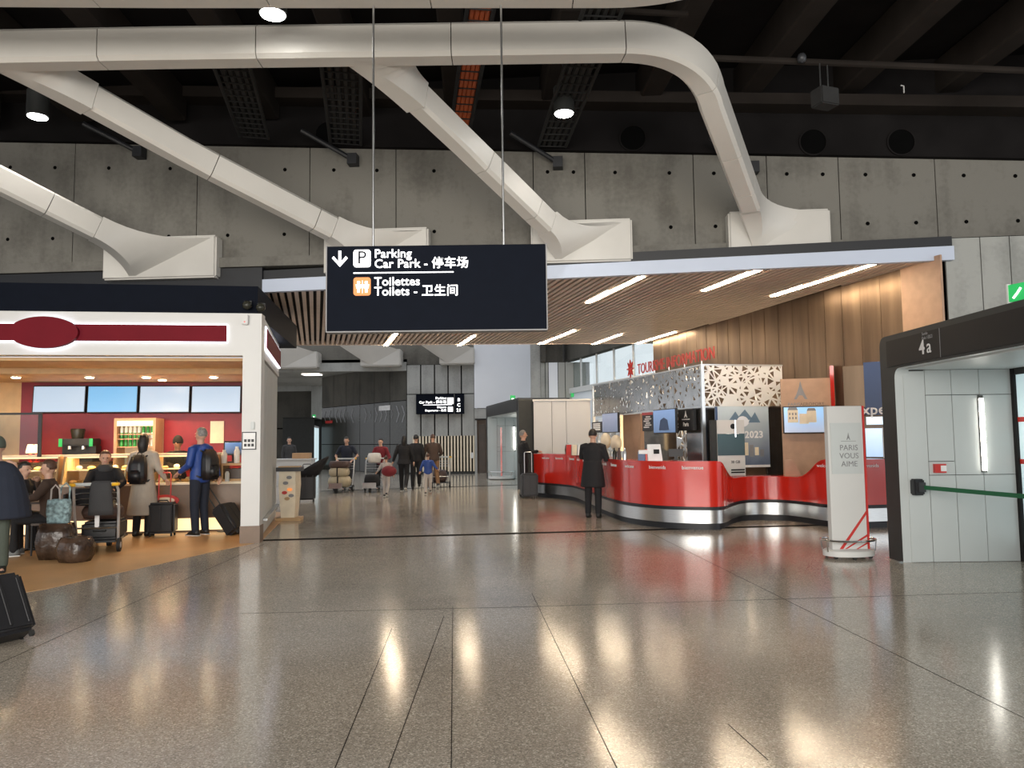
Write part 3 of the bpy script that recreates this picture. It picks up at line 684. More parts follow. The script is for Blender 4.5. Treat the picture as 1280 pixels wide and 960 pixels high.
# ------------------------------------------------------------ entrance portals
def portal(M, label, cat='doorway', width=4.2, sign=None, detail=True):
    t = thing('entrance_portal', label, cat, M=M, group='entrance portals')
    H, hb, j, dp = 2.84, 2.41, .35, 1.45
    b = B(); r = .12
    def arc(cx, cz, a0, a1, rr): return [(cx+rr*math.cos(R(a0+(a1-a0)*i/5)), cz+rr*math.sin(R(a0+(a1-a0)*i/5))) for i in range(6)]
    outer = [(0, 0)]+arc(r, H-r, 180, 90, r)+arc(width-r, H-r, 90, 0, r)+[(width, 0)]
    inner = [(width-j, 0)]+arc(width-j-r, hb-r, 0, 90, r)+arc(j+r, hb-r, 90, 180, r)+[(j, 0)]
    rings = []
    # front surround as strip between outer and inner outlines
    oi = inner[::-1]
    V0 = [b.bm.verts.new((x, 0, z)) for x, z in outer]; V1 = [b.bm.verts.new((x, 0, z)) for x, z in oi]
    V2 = [b.bm.verts.new((x, dp+.2, z)) for x, z in outer]
    for i in range(len(outer)-1):
        b.bm.faces.new((V0[i], V0[i+1], V1[i+1], V1[i])); b.bm.faces.new((V0[i], V2[i], V2[i+1], V0[i+1])); pass
    lin = B(); U1 = [lin.bm.verts.new((x, 0, z)) for x, z in oi]; U3 = [lin.bm.verts.new((x, .16, z)) for x, z in oi]
    for i in range(len(oi)-1): lin.bm.faces.new((U1[i], U1[i+1], U3[i+1], U3[i]))
    lin.build('reveal_lining', MT['panel'], t, 'auto')
    b.build('surround', MT['pframe'], t, 'auto')
    B().box((.2, -.012, hb+.03), (width-.2, -.001, H-.07)).build('header_panel', MT['pdark'], t)
    # far jamb panels
    ys = (.1, .37, .70, 1.05, dp); zs = (0, 1.07, 2.07, hb)
    B().box((j-.05, .12, 0), (j-.02, dp, hb)).build('jamb_core', MT['hole'], t)
    for i, (y0, y1) in enumerate(zip(ys, ys[1:])):
        rows = ((0, hb-.03),) if i == 0 else ((0, 1.07), (1.07, 2.07), (2.07, hb-.02))
        if i == 1: rows = ((0, 1.07), (1.07, 1.24), (1.24, 2.07), (2.07, hb-.02))
        for z0, z1 in rows:
            B().box((j-.02, y0+.004, z0+.004), (j+.012, y1-.004, z1-.004)).build('jamb_panel', MT['panel'], t)
    B().box((width-j-.01, .1, 0), (width-j+.03, dp, hb)).build('jamb_lining', MT['panel'], t)
    B().box((j, .12, hb-.02), (width-j, dp, hb+.02)).build('soffit', MT['panel'], t)
    B().box((j+.012, 1.02, 1.10), (j+.03, 1.08, 2.06)).build('lamp_back', MT['pframe'], t)
    B().box((j+.03, 1.025, 1.12), (j+.05, 1.075, 2.02)).build('lamp_tube', MT['tube'], t)
    # sliding doors at the back
    B().box((j, dp, 0), (j+.07, dp+.08, hb)).build('door_frame', MT['pdark'], t)
    B().box((j+.07, dp+.01, 0), (width-j, dp+.07, .22)).build('door_rail', MT['pframe'], t)
    B().box((j+.07, dp+.01, hb-.1), (width-j, dp+.07, hb)).build('door_head', MT['pframe'], t)
    mid = width/2
    for a, c in ((j+.07, mid-.02), (mid+.02, width-j)):
        gl = B().box((a, dp+.03, .22), (c, dp+.05, hb-.1)).build('door_glass', MT['frost'], t)
        for z0 in (1.20, 1.72): B().box((a, dp+.022, z0), (c, dp+.03, z0+.06)).build('red_band', MT['red'], gl)
    if sign:
        text('gate_number', sign[0], .23, at(.98, -.014, 2.52), MT['print'], t, .002, bold=.02); text('gate_letter', sign[1], .23, at(1.135, -.014, 2.52), MT['print'], t, .002)
        text('gate_word', 'Sortie\nExit / 出口', .05, at(1.05, -.014, 2.735), MT['greyp'], t, .002)
        B().box((1.41, -.016, hb+.03), (1.417, -.013, H-.07)).build('header_joint', MT['greyp'], t)
    if detail:
        k = B().box((j+.012, .42, 1.10), (j+.06, .56, 1.21)).build('alarm_button', MT['sred'], t); B().box((j+.06, .49, 1.12), (j+.064, .56, 1.19)).build('label_plate', MT['print'], k)
    # floor sill
    B().box((.0, -.05, 0), (j, .0, .015)).build('sill', MT['chrome'], t)
    return t
PM = frame((4.82, 9.8), -90)
p1_ = portal(PM, 'wide grey entrance portal marked 4a at the right edge', sign=('4', 'a'))
portal(frame((-1.04, 29.7), -79), 'distant entrance portal beside the white wall', width=6.5, detail=False)
e3 = W(367.5, 560, 46); portal(frame((e3.x, e3.y), -80), 'far entrance portal in the rear recess at the left', width=5.5, detail=False)
# belt across portal 4a
t = thing('belt_barrier', 'retractable green belt in a black cassette across portal 4a', 'barrier', M=PM @ at(.35, .12, .93))
B().box((.01, -.0, -.1), (.12, .13, .1)).bevel(.015).build('cassette', MT['black'], t, 'auto')
B().box((.10, .04, -.055), (.16, .12, .06)).build('belt_clip', MT['case_g'], t)
B().hexa([(.14, .09, -.025), (.14, .10, -.025), (3.2, 1.25, -.085), (3.2, 1.24, -.085), (.14, .09, .025), (.14, .10, .025), (3.2, 1.25, -.035), (3.2, 1.24, -.035)]).build('belt', MT['green'], t)
# exit sign on top of portal
c = W(1280, 361, 7.35)
t = thing('exit_sign', 'green running man exit sign on top of portal 4a', 'sign', loc=(c.x, c.y, 0), rz=-70)
z0, z1 = 2.90, 3.07
c_ = on(frame((c.x, c.y), -70), 1262, 360)
x0 = c_[0]
B().box((x0, -.02, z0), (x0+.42, .02, z1)).build('body', MT['exitg'], t); B().box((x0-.015, -.03, z0-.02), (x0, .03, z1+.01)).build('end_cap', MT['white'], t)
B().box((x0-.02, -.04, 2.84), (x0+.45, .04, z0-.02)).build('mount', MT['pframe'], t)
B().tube([(x0+.05, -.024, z0+.03), (x0+.09, -.024, z0+.07), (x0+.13, -.024, z0+.12)], .012, 6).build('figure', MT['letter'], t)
B().prism([(x0+.22, z0+.08), (x0+.25, z0+.08), (x0+.25, z0+.15), (x0+.27, z0+.15), (x0+.27, z0+.08), (x0+.30, z0+.08), (x0+.26, z0+.03)], -.026, -.021, 'y').build('arrow', MT['letter'], t)
for px, py, Y, lab in ((641, 499, 26, 'small green exit sign on the distant portal'), (392.5, 521, 45, 'small green exit sign above the far left portal')):
    o = thing('exit_sign', lab, 'sign', loc=W(px, py, Y)); B().box((-.09, -.03, -.13), (.09, .03, .13)).build('body', MT['exitg'], o); B().box((-.04, -.035, -.06), (.04, -.031, .03)).build('arrow', MT['letter'], o)

# ------------------------------------------------------------ hanging sign
SG = frame((0, 8.0, 0), 0); s = lambda px, py, d=0: on(SG, px, py, d)
sx0, sz1 = s(409, 308); sx1, sz0 = s(683.5, 411)
sg = thing('hanging_sign', 'dark hanging direction sign for parking and toilets with white lettering', 'sign', M=SG)
B().box((sx0, 0, sz0), (sx1, .14, sz1)).bevel(.006, 1).build('panel', MT['navy'], sg)
for a in ((sx0-.012, sx0), (sx1, sx1+.012)): B().box((a[0], -.005, sz0-.01), (a[1], .145, sz1+.005)).build('edge_trim', MT['greyp'], sg)
B().box((sx0, -.005, sz0-.014), (sx1, .145, sz0)).build('edge_trim', MT['greyp'], sg)
for px in (465, 629.5):
    x, _ = s(px, 305); B().cyl((x, .07, sz1), (x, .07, 6.42), .012, seg=10).build('rod', MT['steel'], sg, 'auto')
PXM = 8.0/940
x, z = s(425, 324)
ar = B(); ar.box((x-.014, -.012, z-.03), (x+.014, -.001, z+.09)); 
ar.prism([(x-.085, z+.01), (x-.065, z+.03), (x, z-.045), (x+.065, z+.03), (x+.085, z+.01), (x, z-.085)], -.012, -.001, 'y'); ar.build('arrow', MT['letter'], sg)
def rsq(px0, py0, px1, py1, m, name):
    a, zb = s(px0, py0); b, za = s(px1, py1)
    q = B(); r = .03; pts = []
    for cx, cz, a0 in ((b-r, zb-r, 0), (a+r, zb-r, 90), (a+r, za+r, 180), (b-r, za+r, 270)):
        pts += [(cx+r*math.cos(R(a0+18*i)), cz+r*math.sin(R(a0+18*i))) for i in range(6)]
    return q.prism(pts, -.008, -.001, 'y').build(name, m, sg)
rsq(442, 312.5, 463.5, 334, MT['letter'], 'parking_symbol'); rsq(442, 347, 463.5, 369.5, MT['orange'], 'toilet_symbol')
x, z = s(446.5, 331); text('parking_letter', 'P', .2, at(x, -.010, z+.01), MT['navy'], sg, .002); x, z = s(457, 332); text('parking_number', '1', .06, at(x, -.010, z), MT['greyp'], sg, .002)
for k, px in enumerate((448.5, 458)):
    x, z = s(px, 358.5); f = B(); f.lathe([(.0, .052), (.014, .05), (.017, .036), (.012, .024), (.0, .022)], (x, -.012, z+.008), 10)
    f.prism([(x-.03, z+.025), (x+.03, z+.025), (x+.024, z-.02), (x+.014, z-.02), (x+.012, z-.065), (x-.012, z-.065), (x-.014, z-.02), (x-.024, z-.02)], -.014, -.009, 'y'); f.build('toilet_figure', MT['letter'], sg)
x, z = s(453.2, 358.5); B().box((x-.003, -.012, z-.07), (x+.003, -.009, z+.065)).build('divider', MT['letter'], sg)
for body, px, py in (('Parking', 468, 322.3), ('Car Park - 停车场', 468, 335), ('Toilettes', 468, 357.2), ('Toilets - 卫生间', 468, 369.5)):
    x, z = s(px, py); text('sign_lettering', body, .132, at(x, -.008, z), MT['letter'], sg, .003, bold=.011, sx=1.0)
(xa, z), (xb, _) = s(442, 341.5), s(567, 341.5); B().box((xa, -.008, z-.006), (xb, -.001, z+.006)).build('rule', MT['letter'], sg)
# wall sign at the back
WS = frame((0, 33.7, 0), 0); s2 = lambda px, py: on(WS, px, py)
x0, z1 = s2(520, 493); x1, z0 = s2(580, 517)
ws = thing('direction_sign', 'dark wall sign for parking and departures on grey concrete panels', 'sign', M=WS)
xm, _ = s2(567.5, 500)
B().box((x0, 0, z0), (xm-.03, .298, z1)).build('panel', MT['navy'], ws); B().box((xm+.03, 0, z0), (x1, .298, z1)).build('terminal_panel', MT['navy'], ws)
for body, px, py, sz in (('Parking', 558, 499, .155), ('Car Park - 停车场', 558, 504, .155), ('Départs', 558, 510, .12), ('Departures - 出发', 558, 514, .12)):
    x, z = s2(px, py); text('sign_lettering', body, sz, at(x, -.01, z), MT['letter'], ws, .004, 'RIGHT', .02)
for py, r in ((501, .14), (511.5, .11)):
    x, z = s2(563, py); B().box((x-r, -.015, z-r), (x+r, -.001, z+r)).build('symbol', MT['letter'], ws)
(xa, z), (xb, _) = s2(529, 506.3), s2(565, 506.3); B().box((xa, -.012, z-.012), (xb, -.001, z+.012)).build('rule', MT['letter'], ws)
for body, py in (('B', 501.5), ('C', 508), ('21', 514.5)):
    x, z = s2(573.5, py); text('terminal_letter', body, .2, at(x, -.01, z), MT['letter'], ws, .004, 'CENTER', .03)
# ------------------------------------------------------------ food kiosk
KM = frame((-3.99, 11.92), 8)
K = lambda px, py, d=0: on(KM, px, py, d)
zt, zb = K(328, 392)[1], K(328, 444.5)[1]
pxl = K(302, 550)[0]
ko = thing('food_kiosk', 'white food kiosk with dark red fascia band and oval sign', 'kiosk', M=KM)
B().box((-10, 0, zb), (0, .28, zt)).build('fascia', MT['white'], ko)
B().box((pxl, 0, .27), (0, .28, zb)).build('pillar', MT['white'], ko)
B().box((pxl-.01, -.01, 0), (.01, .29, .27)).build('pillar_base', MT['brownp'], ko)
B().box((-.05, .28, 0), (-.03, .36, zb)).build('pillar_gap', MT['pdark'], ko)
SR = Matrix.Rotation(R(5.5), 4, 'Z')
B().box((-.2, .28, zb), (0, 4.1, zt)).build('side_fascia', MT['white'], ko, False, SR)
for a, b in ((.36, 1.6), (1.62, 2.85), (2.87, 4.1)): B().box((-.12, a, .02), (-.03, b, zb-.02)).build('side_panel', MT['panel'], ko, False, SR)
B().box((-.02, .9, .25), (.05, 3.9, .29)).build('bumper_rail', MT['steel'], ko, False, SR)
B().box((-10, .3, zt+.002), (-.12, 4.7, zt+.5)).build('roof_housing', MT['navy'], ko)
x1 = K(284, 417)[0]; bz0, bz1 = K(284, 427.5)[1], K(284, 407)[1]
B().box((-10, -.035, bz0), (x1, -.02, bz1)).build('fascia_band', MT['dred'], ko)
B().box((-10, -.02, bz0-.012), (x1+.012, -.001, bz1+.012)).build('band_halo', MT['halo'], ko)
ox, oz = K(59, 416.5); orx, orz = 39*12/940*.99, 19*12/940
el = lambda k, rx=orx, rz=orz: [(ox+rx*k*math.cos(i*math.pi/24), oz+rz*k*math.sin(i*math.pi/24)) for i in range(48)]
ov = B().prism(el(1), -.13, -.05, 'y').build('oval_sign', MT['dred'], ko)
B().prism(el(.97), -.05, -.036, 'y').build('oval_halo', MT['halo'], ov)
B().prism([(y, z) for y, z in ((.5, bz0-.03), (3.9, bz0-.03), (3.9, bz1+.03), (.5, bz1+.03))], .035, .05, 'x').build('side_band', MT['dred'], ko, False, SR)
B().prism([(y, z) for y, z in ((.46, bz0-.06), (3.94, bz0-.06), (3.94, bz1+.06), (.46, bz1+.06))], .002, .035, 'x').build('side_halo', MT['halo'], ko, False, SR)
# interior shell
DW = 3.5
B().box((-10, DW, 0), (K(25, 540, DW)[0], DW+.1, zb)).build('back_wall_beige', MT['beige'], ko)
B().box((K(25, 540, DW)[0], DW, 0), (-.52, DW+.1, zb)).build('back_wall_red', MT['wred'], ko)
cz = zb-.06
B().box((-10, .28, cz), (-.2, 1.6, cz+.05)).build('ceiling_front', MT['beige'], ko)
B().box((-10, 1.6, cz-.10), (-.5, DW, cz-.05)).build('ceiling_back', MT['beige'], ko)
B().box((-10, 1.55, cz-.10), (-.2, 1.6, cz+.05)).build('ceiling_step', MT['beige'], ko)
B().box((-10.1, 0, 0), (-10, DW, zb)).build('end_wall', MT['beige'], ko)
def lampd(px, py, big, lab):
    y = 2.15 if big else 2.8
    x = K(px, py, y)[0]
    t = thing('recessed_spot', lab, 'light', M=KM @ at(x, y, cz-.1), group='recessed spots in the kiosk ceiling')
    B().lathe([(.07, -.012), (.085, -.01), (.085, .0), (.07, 0)]).build('ring', MT['white'], t); B().lathe([(.001, -.028), (.068, -.024), (.068, -.001), (.001, -.001)]).build('lens', MT['warm'], t)
    light('kiosk_spot', 'SPOT', (0, 0, -.05), 85, (1, .62, .30), .06, spot=R(125), parent=t)
for a in ((20, 470, 1, 'kiosk ceiling spot farthest left'), (112, 470, 1, 'kiosk ceiling spot above the second menu screen'), (183, 475, 1, 'kiosk ceiling spot above the third menu screen'),
          (203, 469, 0, 'small kiosk ceiling spot between the third and fourth screens'), (267, 474, 1, 'kiosk ceiling spot above the last menu screen')): lampd(*a)
# menu screens
for i, (a, b) in enumerate(((40, 107.5), (108.3, 172.7), (173.5, 237.7), (238.5, 301.5))):
    (xa, za), (xb, zb_) = K(a, 516.5, DW-.14), K(b, 482, DW-.14)
    t = thing('menu_screen', ['pale menu screen at the left end of the row', 'brighter blue menu screen, second in the row', 'pale blue menu screen, third in the row', 'pale menu screen nearest the white pillar'][i],
              'screen', M=KM @ at((xa+xb)/2, DW-.1, (za+zb_)/2) @ Matrix.Rotation(R(-4), 4, 'X'), group='menu screens')
    w, h = (xb-xa)/2, (zb_-za)/2
    B().box((-w, -.04, -h), (w, .04, h)).bevel(.006, 1).build('casing', MT['black'], t)
    B().box((-w+.02, -.046, -h+.02), (w-.02, -.0402, h-.02)).build('display', MT['screenb'] if i == 1 else MT['screen'], t)
# serving counter and display cases
CY = 1.72
c = thing('serving_counter', 'long brown serving counter with glowing plinth in the kiosk', 'counter', M=KM)
cx0, cx1 = -9.6, -.45
B().box((cx0, CY, .25), (cx1, CY+.85, .84)).build('body', MT['brownp'], c); B().box((cx0, CY-.03, .84), (cx1, CY+.87, .88)).build('worktop', MT['cream'], c)
B().box((cx0, CY+.09, .03), (cx1, CY+.8, .25)).build('plinth', MT['plinth'], c); B().box((cx0, CY+.05, 0), (cx1, CY+.8, .03)).build('toe', MT['brownp'], c)
sx, sz = K(206, 625.5, CY-.01)
o = B().prism([(sx+.24*math.cos(i*math.pi/16), sz+.1*math.sin(i*math.pi/16)) for i in range(32)], CY-.025, CY-.002, 'y').build('oval_badge', MT['sred'], c)
B().prism([(sx+.17*math.cos(i*math.pi/16), sz+.055*math.sin(i*math.pi/16)) for i in range(32)], CY-.03, CY-.0255, 'y').build('badge_text_field', MT['cream'], o)
def case(xa, xb, lab):
    t = thing('display_case', lab, 'display case', M=KM, group='glass display cases'); y0, y1 = CY+.02, CY+.7; z0, z1 = .88, 1.36
    B().hexa([(xa, y0, z0), (xb, y0, z0), (xb, y0+.015, z0), (xa, y0+.015, z0), (xa, y0+.12, z1), (xb, y0+.12, z1), (xb, y0+.135, z1), (xa, y0+.135, z1)]).build('front_glass', MT['glass'], t)
    B().box((xa, y0+.1, z1), (xb, y1, z1+.03)).build('top_shelf', MT['cream'], t)
    B().box((xa, y0+.2, 1.10), (xb, y1, 1.115)).build('shelf', MT['cream'], t)
    for x in (xa, xb-.03): B().hexa([(x, y0, z0), (x+.03, y0, z0), (x+.03, y1, z0), (x, y1, z0), (x, y0+.12, z1), (x+.03, y0+.12, z1), (x+.03, y1, z1), (x, y1, z1)]).build('end_frame', MT['beige'], t)
    B().box((xa+.05, y0+.13, z1-.03), (xb-.05, y0+.17, z1-.005)).build('case_light', MT['plinth'], t)
    l_ = light('case_glow', 'AREA', ((xa+xb)/2, y0+.3, z1-.02), 9, (1, .72, .40), xb-xa-.15, .08, parent=t)
    for k in range(int((xb-xa)/.2)):
        for row, (yy, zz_) in enumerate(((y0+.18, .88), (y0+.42, .88), (y0+.40, 1.115))):
            pas.append((xa+.14+k*.2+random.uniform(-.02, .02), yy, zz_))
pas = []
case(K(-40, 590, CY)[0], K(70, 590, CY)[0], 'glass display case behind the seated people'); case(K(75, 590, CY)[0], K(158, 590, CY)[0], 'glass display case behind the loaded trolley'); case(K(186, 590, CY)[0], K(272, 590, CY)[0], 'glass display case beside the man in blue')
pme = [B().ell((0, 0, .035), (.075, .05, .035), 8, 6).mesh('pastry', MT['bread'], True), B().box((-.075, -.045, 0), (.075, .045, .05)).bevel(.02, 2).mesh('pastry', MT['bread'], True), B().ell((0, 0, .04), (.055, .055, .04), 8, 6).mesh('pastry', MT['cream'], True)]
for i, (x, y, z) in enumerate(pas):
    o = link('pastry', pme[(i*7+i//3) % 3], None, KM @ at(x, y, z) @ Matrix.Rotation(random.uniform(-.5, .5), 4, 'Z')); tag(o, 'small baked pastry in the glass display', 'pastry', 'pastries in the display cases')
# drinks fridge
(xa, z0), (xb, z1) = K(146, 590, 3.15), K(199, 526, 3.15)
f = thing('drinks_fridge', 'lit open drinks fridge with bottles against red wall', 'fridge', M=KM)
for a, b in ((xa, xa+.05), (xb-.05, xb)): B().box((a, 2.95, .85), (b, 3.45, z1)).build('side', MT['tan'], f)
B().box((xa, 2.95, z1), (xb, 3.45, z1+.05)).build('top', MT['tan'], f); B().box((xa, 3.4, .85), (xb, 3.45, z1)).build('back', MT['fridgeglow'], f); B().box((xa, 2.95, .0), (xb, 3.45, .85)).build('base', MT['steel'], f)
shz = [1.52, 1.76, K(170, 548, 3.1)[1]]
for z in shz: B().box((xa+.05, 3.0, z-.02), (xb-.05, 3.4, z)).build('shelf', MT['tan'], f)
B().box((xa+.05, 2.955, z1-.1), (xb-.05, 2.99, z1)).build('light_bar', MT['plinth'], f)
bm_ = lambda m: B().lathe([(.0, 0), (.03, 0), (.032, .01), (.032, .11), (.012, .15), (.012, .17)], (0, 0, 0), 10).mesh('bottle', m, 'auto')
bml = [bm_(MT['bottleg']), bm_(MT['bottlew'])]; capm = B().lathe([(.0, .17), (.014, .17), (.014, .19), (.0, .19)], (0, 0, 0), 8).mesh('cap', MT['bottlet'])
for r_, z in enumerate(shz):
    n = 8
    for i in range(n):
        gr = (i < 5) == (r_ != 1)
        o = link('bottle', bml[0 if gr else 1], None, KM @ at(xa+.1+(xb-xa-.2)*i/(n-1), 3.08, z)); link('cap', capm, o)
        tag(o, 'green bottle on a lit fridge shelf' if gr else 'pale bottle on a lit fridge shelf', 'bottle', 'green fridge bottles' if gr else 'pale fridge bottles')
# coffee machine with green edges, table lamps, till, wood cabinet
x, z = K(90, 570, 2.75)
t = thing('back_counter', 'brown back counter along the red kiosk wall', 'counter', M=KM)
B().box((-9.5, 2.85, 0), (xa-.02, 3.45, 1.2)).build('body', MT['brownp'], t); B().box((-9.5, 2.82, 1.2), (xa-.02, 3.46, 1.24)).build('worktop', MT['dwood'], t)
t = thing('coffee_machine', 'black coffee machine with glowing green edges', 'coffee machine', M=KM @ at(x, 3.1, 1.24))
B().box((-.3, -.2, 0), (.3, .2, .12)).build('base', MT['black'], t); B().box((-.3, -.05, .12), (.3, .2, .3)).build('body', MT['black'], t); B().box((-.3, -.2, .3), (.3, .2, .44)).bevel(.02).build('head', MT['black'], t)
for s_ in (-1, 1): B().box((s_*.27-.03, -.215, .29), (s_*.27+.03, -.2, .44)).build('green_edge', MT['exitg'], t)
B().lathe([(.1, .44), (.13, .6), (.12, .63), (.0, .63)], (-.05, 0, 0), 14).build('bean_hopper', MT['dglass'], t, 'auto')
for s_ in (-.12, .12): B().cyl((s_, -.15, .3), (s_, -.15, .24), .035, seg=10).build('group_head', MT['chrome'], t)
for px, lab in ((34.5, 'small lit table lamp left of its twin'), (43, 'small lit table lamp right of its twin')):
    x, z = K(px, 565, 2.95); t = thing('table_lamp', lab+' on the back counter', 'lamp', M=KM @ at(x, 3.05, 1.24), group='table lamps')
    B().lathe([(.05, 0), (.05, .02), (.015, .03), (.03, .08), (.03, .14), (.01, .17), (.01, .2)], seg=12).build('base', MT['sred'], t, 'auto'); B().lathe([(.075, .18), (.045, .34), (.04, .34), (.07, .18)], seg=16).build('shade', MT['shade'], t, 'auto')
x, z = K(291, 575, CY+.3)
t = thing('till', 'black till screen on the counter beside the white pillar', 'till', M=KM @ at(x, CY+.35, 1.2) @ Matrix.Rotation(R(15), 4, 'Z'))
B().box((-.1, -.08, 0), (.1, .1, .03)).build('foot', MT['black'], t); B().cyl((0, .02, .03), (0, .02, .16), .025, seg=8).build('stem', MT['black'], t)
B().box((-.17, -.03, .14), (.17, .03, .4)).bevel(.01).build('monitor', MT['black'], t); B().box((-.15, -.035, .17), (.15, -.031, .37)).build('display', MT['pscreen'], t)
xa2, xb2 = K(272, 590, CY)[0]+.04, -.4
t = thing('wood_shelf', 'small wooden shelf unit on the counter by the pillar', 'shelf', M=KM)
for z in (.88, 1.16): B().box((xa2, CY+.1, z), (xb2, CY+.6, z+.04)).build('shelf', MT['wood'], t)
for x in (xa2, xb2-.03): B().box((x, CY+.1, .88), (x+.03, CY+.6, 1.16)).build('side', MT['wood'], t)
B().box((xa2+.05, CY+.15, .92), (xb2-.05, CY+.55, 1.1)).build('drawer_box', MT['dwood'], t)
for k, (px, h_) in enumerate(((280, .24), (296, .3))):
    x = K(px, 560, CY+.2)[0]; o = B().lathe([(0, 0), (.05, 0), (.055, h_*.7), (.03, h_*.85), (.03, h_), (0, h_)], seg=12).build('cup_stack', MT['bottlew'], None, 'auto', KM @ at(x, CY+.22, 1.2)); tag(o, ['short', 'tall'][k]+' white cup stack beside the till', 'cups')
x, z = K(267, 540, 3.2); o = B().box((-.13, -.01, -.22), (.13, .01, .22)).build('menu_card', MT['cream'], None, False, KM @ at(x, DW-.02, z-.0)); tag(o, 'cream menu card pinned on the red kiosk wall', 'card')
# glass screen with black frame at the left
t = thing('glass_screen', 'glass screen with thin black frame above the left counter', 'screen panel', M=KM)
(xs_, zs_), _ = K(53, 517, CY+.05), 0
B().box((-9.5, CY-.02, zs_-.02), (xs_+.02, CY+.02, zs_+.015)).build('top_rail', MT['black'], t); B().box((xs_-.035, CY-.02, 1.36), (xs_+.02, CY+.02, zs_)).build('post', MT['black'], t); B().box((-9.5, CY-.005, 1.4), (xs_-.035, CY+.005, zs_-.02)).build('pane', MT['glass'], t)
# pillar notices, alarm, cameras
x, z = K(311.5, 551); t = thing('pillar_notice', 'small framed pictogram notice on the white pillar', 'notice', M=KM @ at(x, -.012, z))
B().box((-.11, 0, -.14), (.11, .011, .14)).build('frame', MT['black'], t); B().box((-.095, -.003, -.125), (.095, -.0005, .125)).build('sheet', MT['print'], t)
for i in range(3):
    for j in range(2): B().box((-.075+i*.055, -.006, -.09+j*.07), (-.035+i*.055, -.0035, -.045+j*.07)).build('pictogram', MT['black'], t)
x, z = K(316, 532); o = B().box((-.03, -.03, -.06), (.03, -.001, .06)).bevel(.008).build('wall_switch', MT['panel'], None, 'auto', KM @ at(x, 0, z)); tag(o, 'small grey switch box above the pillar notice', 'switch')
x, z = K(307, 400); t = thing('alarm_box', 'small white alarm box with red light at fascia corner', 'alarm', M=KM @ at(x, -.002, z)); B().box((-.05, -.07, -.08), (.05, 0, .08)).bevel(.01).build('body', MT['white'], t); B().cyl((0, -.075, -.04), (0, -.07, -.04), .015, seg=8).build('red_light', MT['red'], t)
for px, py, lab in ((309, 380, 'black dome security camera on the dark band above the kiosk'), (326, 383, 'black security camera at the kiosk roof corner')):
    x, z = K(px, py, .2); t = thing('security_camera', lab, 'camera', M=KM @ at(x, .24, z)); B().box((-.06, -.0, -.03), (.06, .05, .06)).build('mount', MT['black'], t); B().ell((0, -.05, -.02), (.075, .075, .075), 14, 10).build('dome', MT['dglass'], t, True)

# ------------------------------------------------------------ red information desk
base = [(668, 620.8), (692, 623), (716, 626.5), (732, 633), (757, 645), (783, 654), (824, 660), (868, 662.5), (899, 662.5), (909, 660.5), (918, 655.5), (936, 651), (977, 651), (1010, 655), (1035, 659), (1075, 660.5), (1112, 659.5)]
bp = [F(*p) for p in base]
def smooth(p, n):
    out = []
    for i in range(len(p)-1):
        a, b, c, d = p[max(i-1, 0)], p[i], p[i+1], p[min(i+2, len(p)-1)]
        for k in range(n):
            t = k/n; out.append(.5*((2*b)+(c-a)*t+(2*a-5*b+4*c-d)*t*t+(3*b-a-3*c+d)*t**3))
    return out+[p[-1]]
cp = [Vector((v.x, v.y, 0)) for v in smooth(bp, 6)]
nrm = []
for i in range(len(cp)):
    t = (cp[min(i+1, len(cp)-1)]-cp[max(i-1, 0)]).normalized(); nrm.append(Vector((-t.y, t.x, 0)))     # points to the staff side
def topz(i):
    k = i/6.0   # control index
    if k < 8: return 1.13
    if k < 10.2: u = (k-8)/2.2; return 1.13-.34*(3*u*u-2*u**3)
    if k < 12.6: return .79
    if k < 14: u = (k-12.6)/1.4; return .79+.34*(3*u*u-2*u**3)
    return 1.13
def ribbon(off0, off1, z0, z1):
    b = B(); rg = []
    for i, (p, n) in enumerate(zip(cp, nrm)):
        a, c = p+n*off0, p+n*off1; f0 = z0(i) if callable(z0) else z0; f1 = z1(i) if callable(z1) else z1
        rg.append([(a.x, a.y, f0), (a.x, a.y, f1), (c.x, c.y, f1), (c.x, c.y, f0)])
    return b.loft(rg)
dk = thing('information_desk', 'long curving glossy red information desk with steel base', 'desk', loc=(0, 0, 0))
ribbon(0, .06, .39, topz).build('red_front', MT['red'], dk, 'auto')
ribbon(-.012, .42, lambda i: topz(i), lambda i: topz(i)+.03).build('desk_top', MT['red'], dk, 'auto')
ribbon(.05, .3, .33, .39).build('shadow_gap', MT['black'], dk, 'auto'); ribbon(.0, .08, .11, .33).build('steel_base', MT['steel'], dk, 'auto'); ribbon(.06, .3, 0, .11).build('toe_kick', MT['black'], dk, 'auto')
words = ['welcome', 'bienvenida', 'bienvenue']
acc, nxt, picks = 0, .45, []
for i in range(1, len(cp)):
    acc += (cp[i]-cp[i-1]).length
    if acc > nxt and abs(topz(i)-1.13) < .01: picks.append(i); nxt = acc+.62
for k, ci in enumerate(picks):
    p, n = cp[ci], nrm[ci]; tdir = Vector((n.y, -n.x, 0)); ang = math.atan2(tdir.y, tdir.x)
    q = p-n*.012
    text('desk_lettering', words[k % 3], .085, Matrix.Translation((q.x, q.y, topz(ci)-.105)) @ Matrix.Rotation(ang, 4, 'Z'), MT['print'], dk, .002, 'CENTER', .015 if k % 3 == 2 else 0)

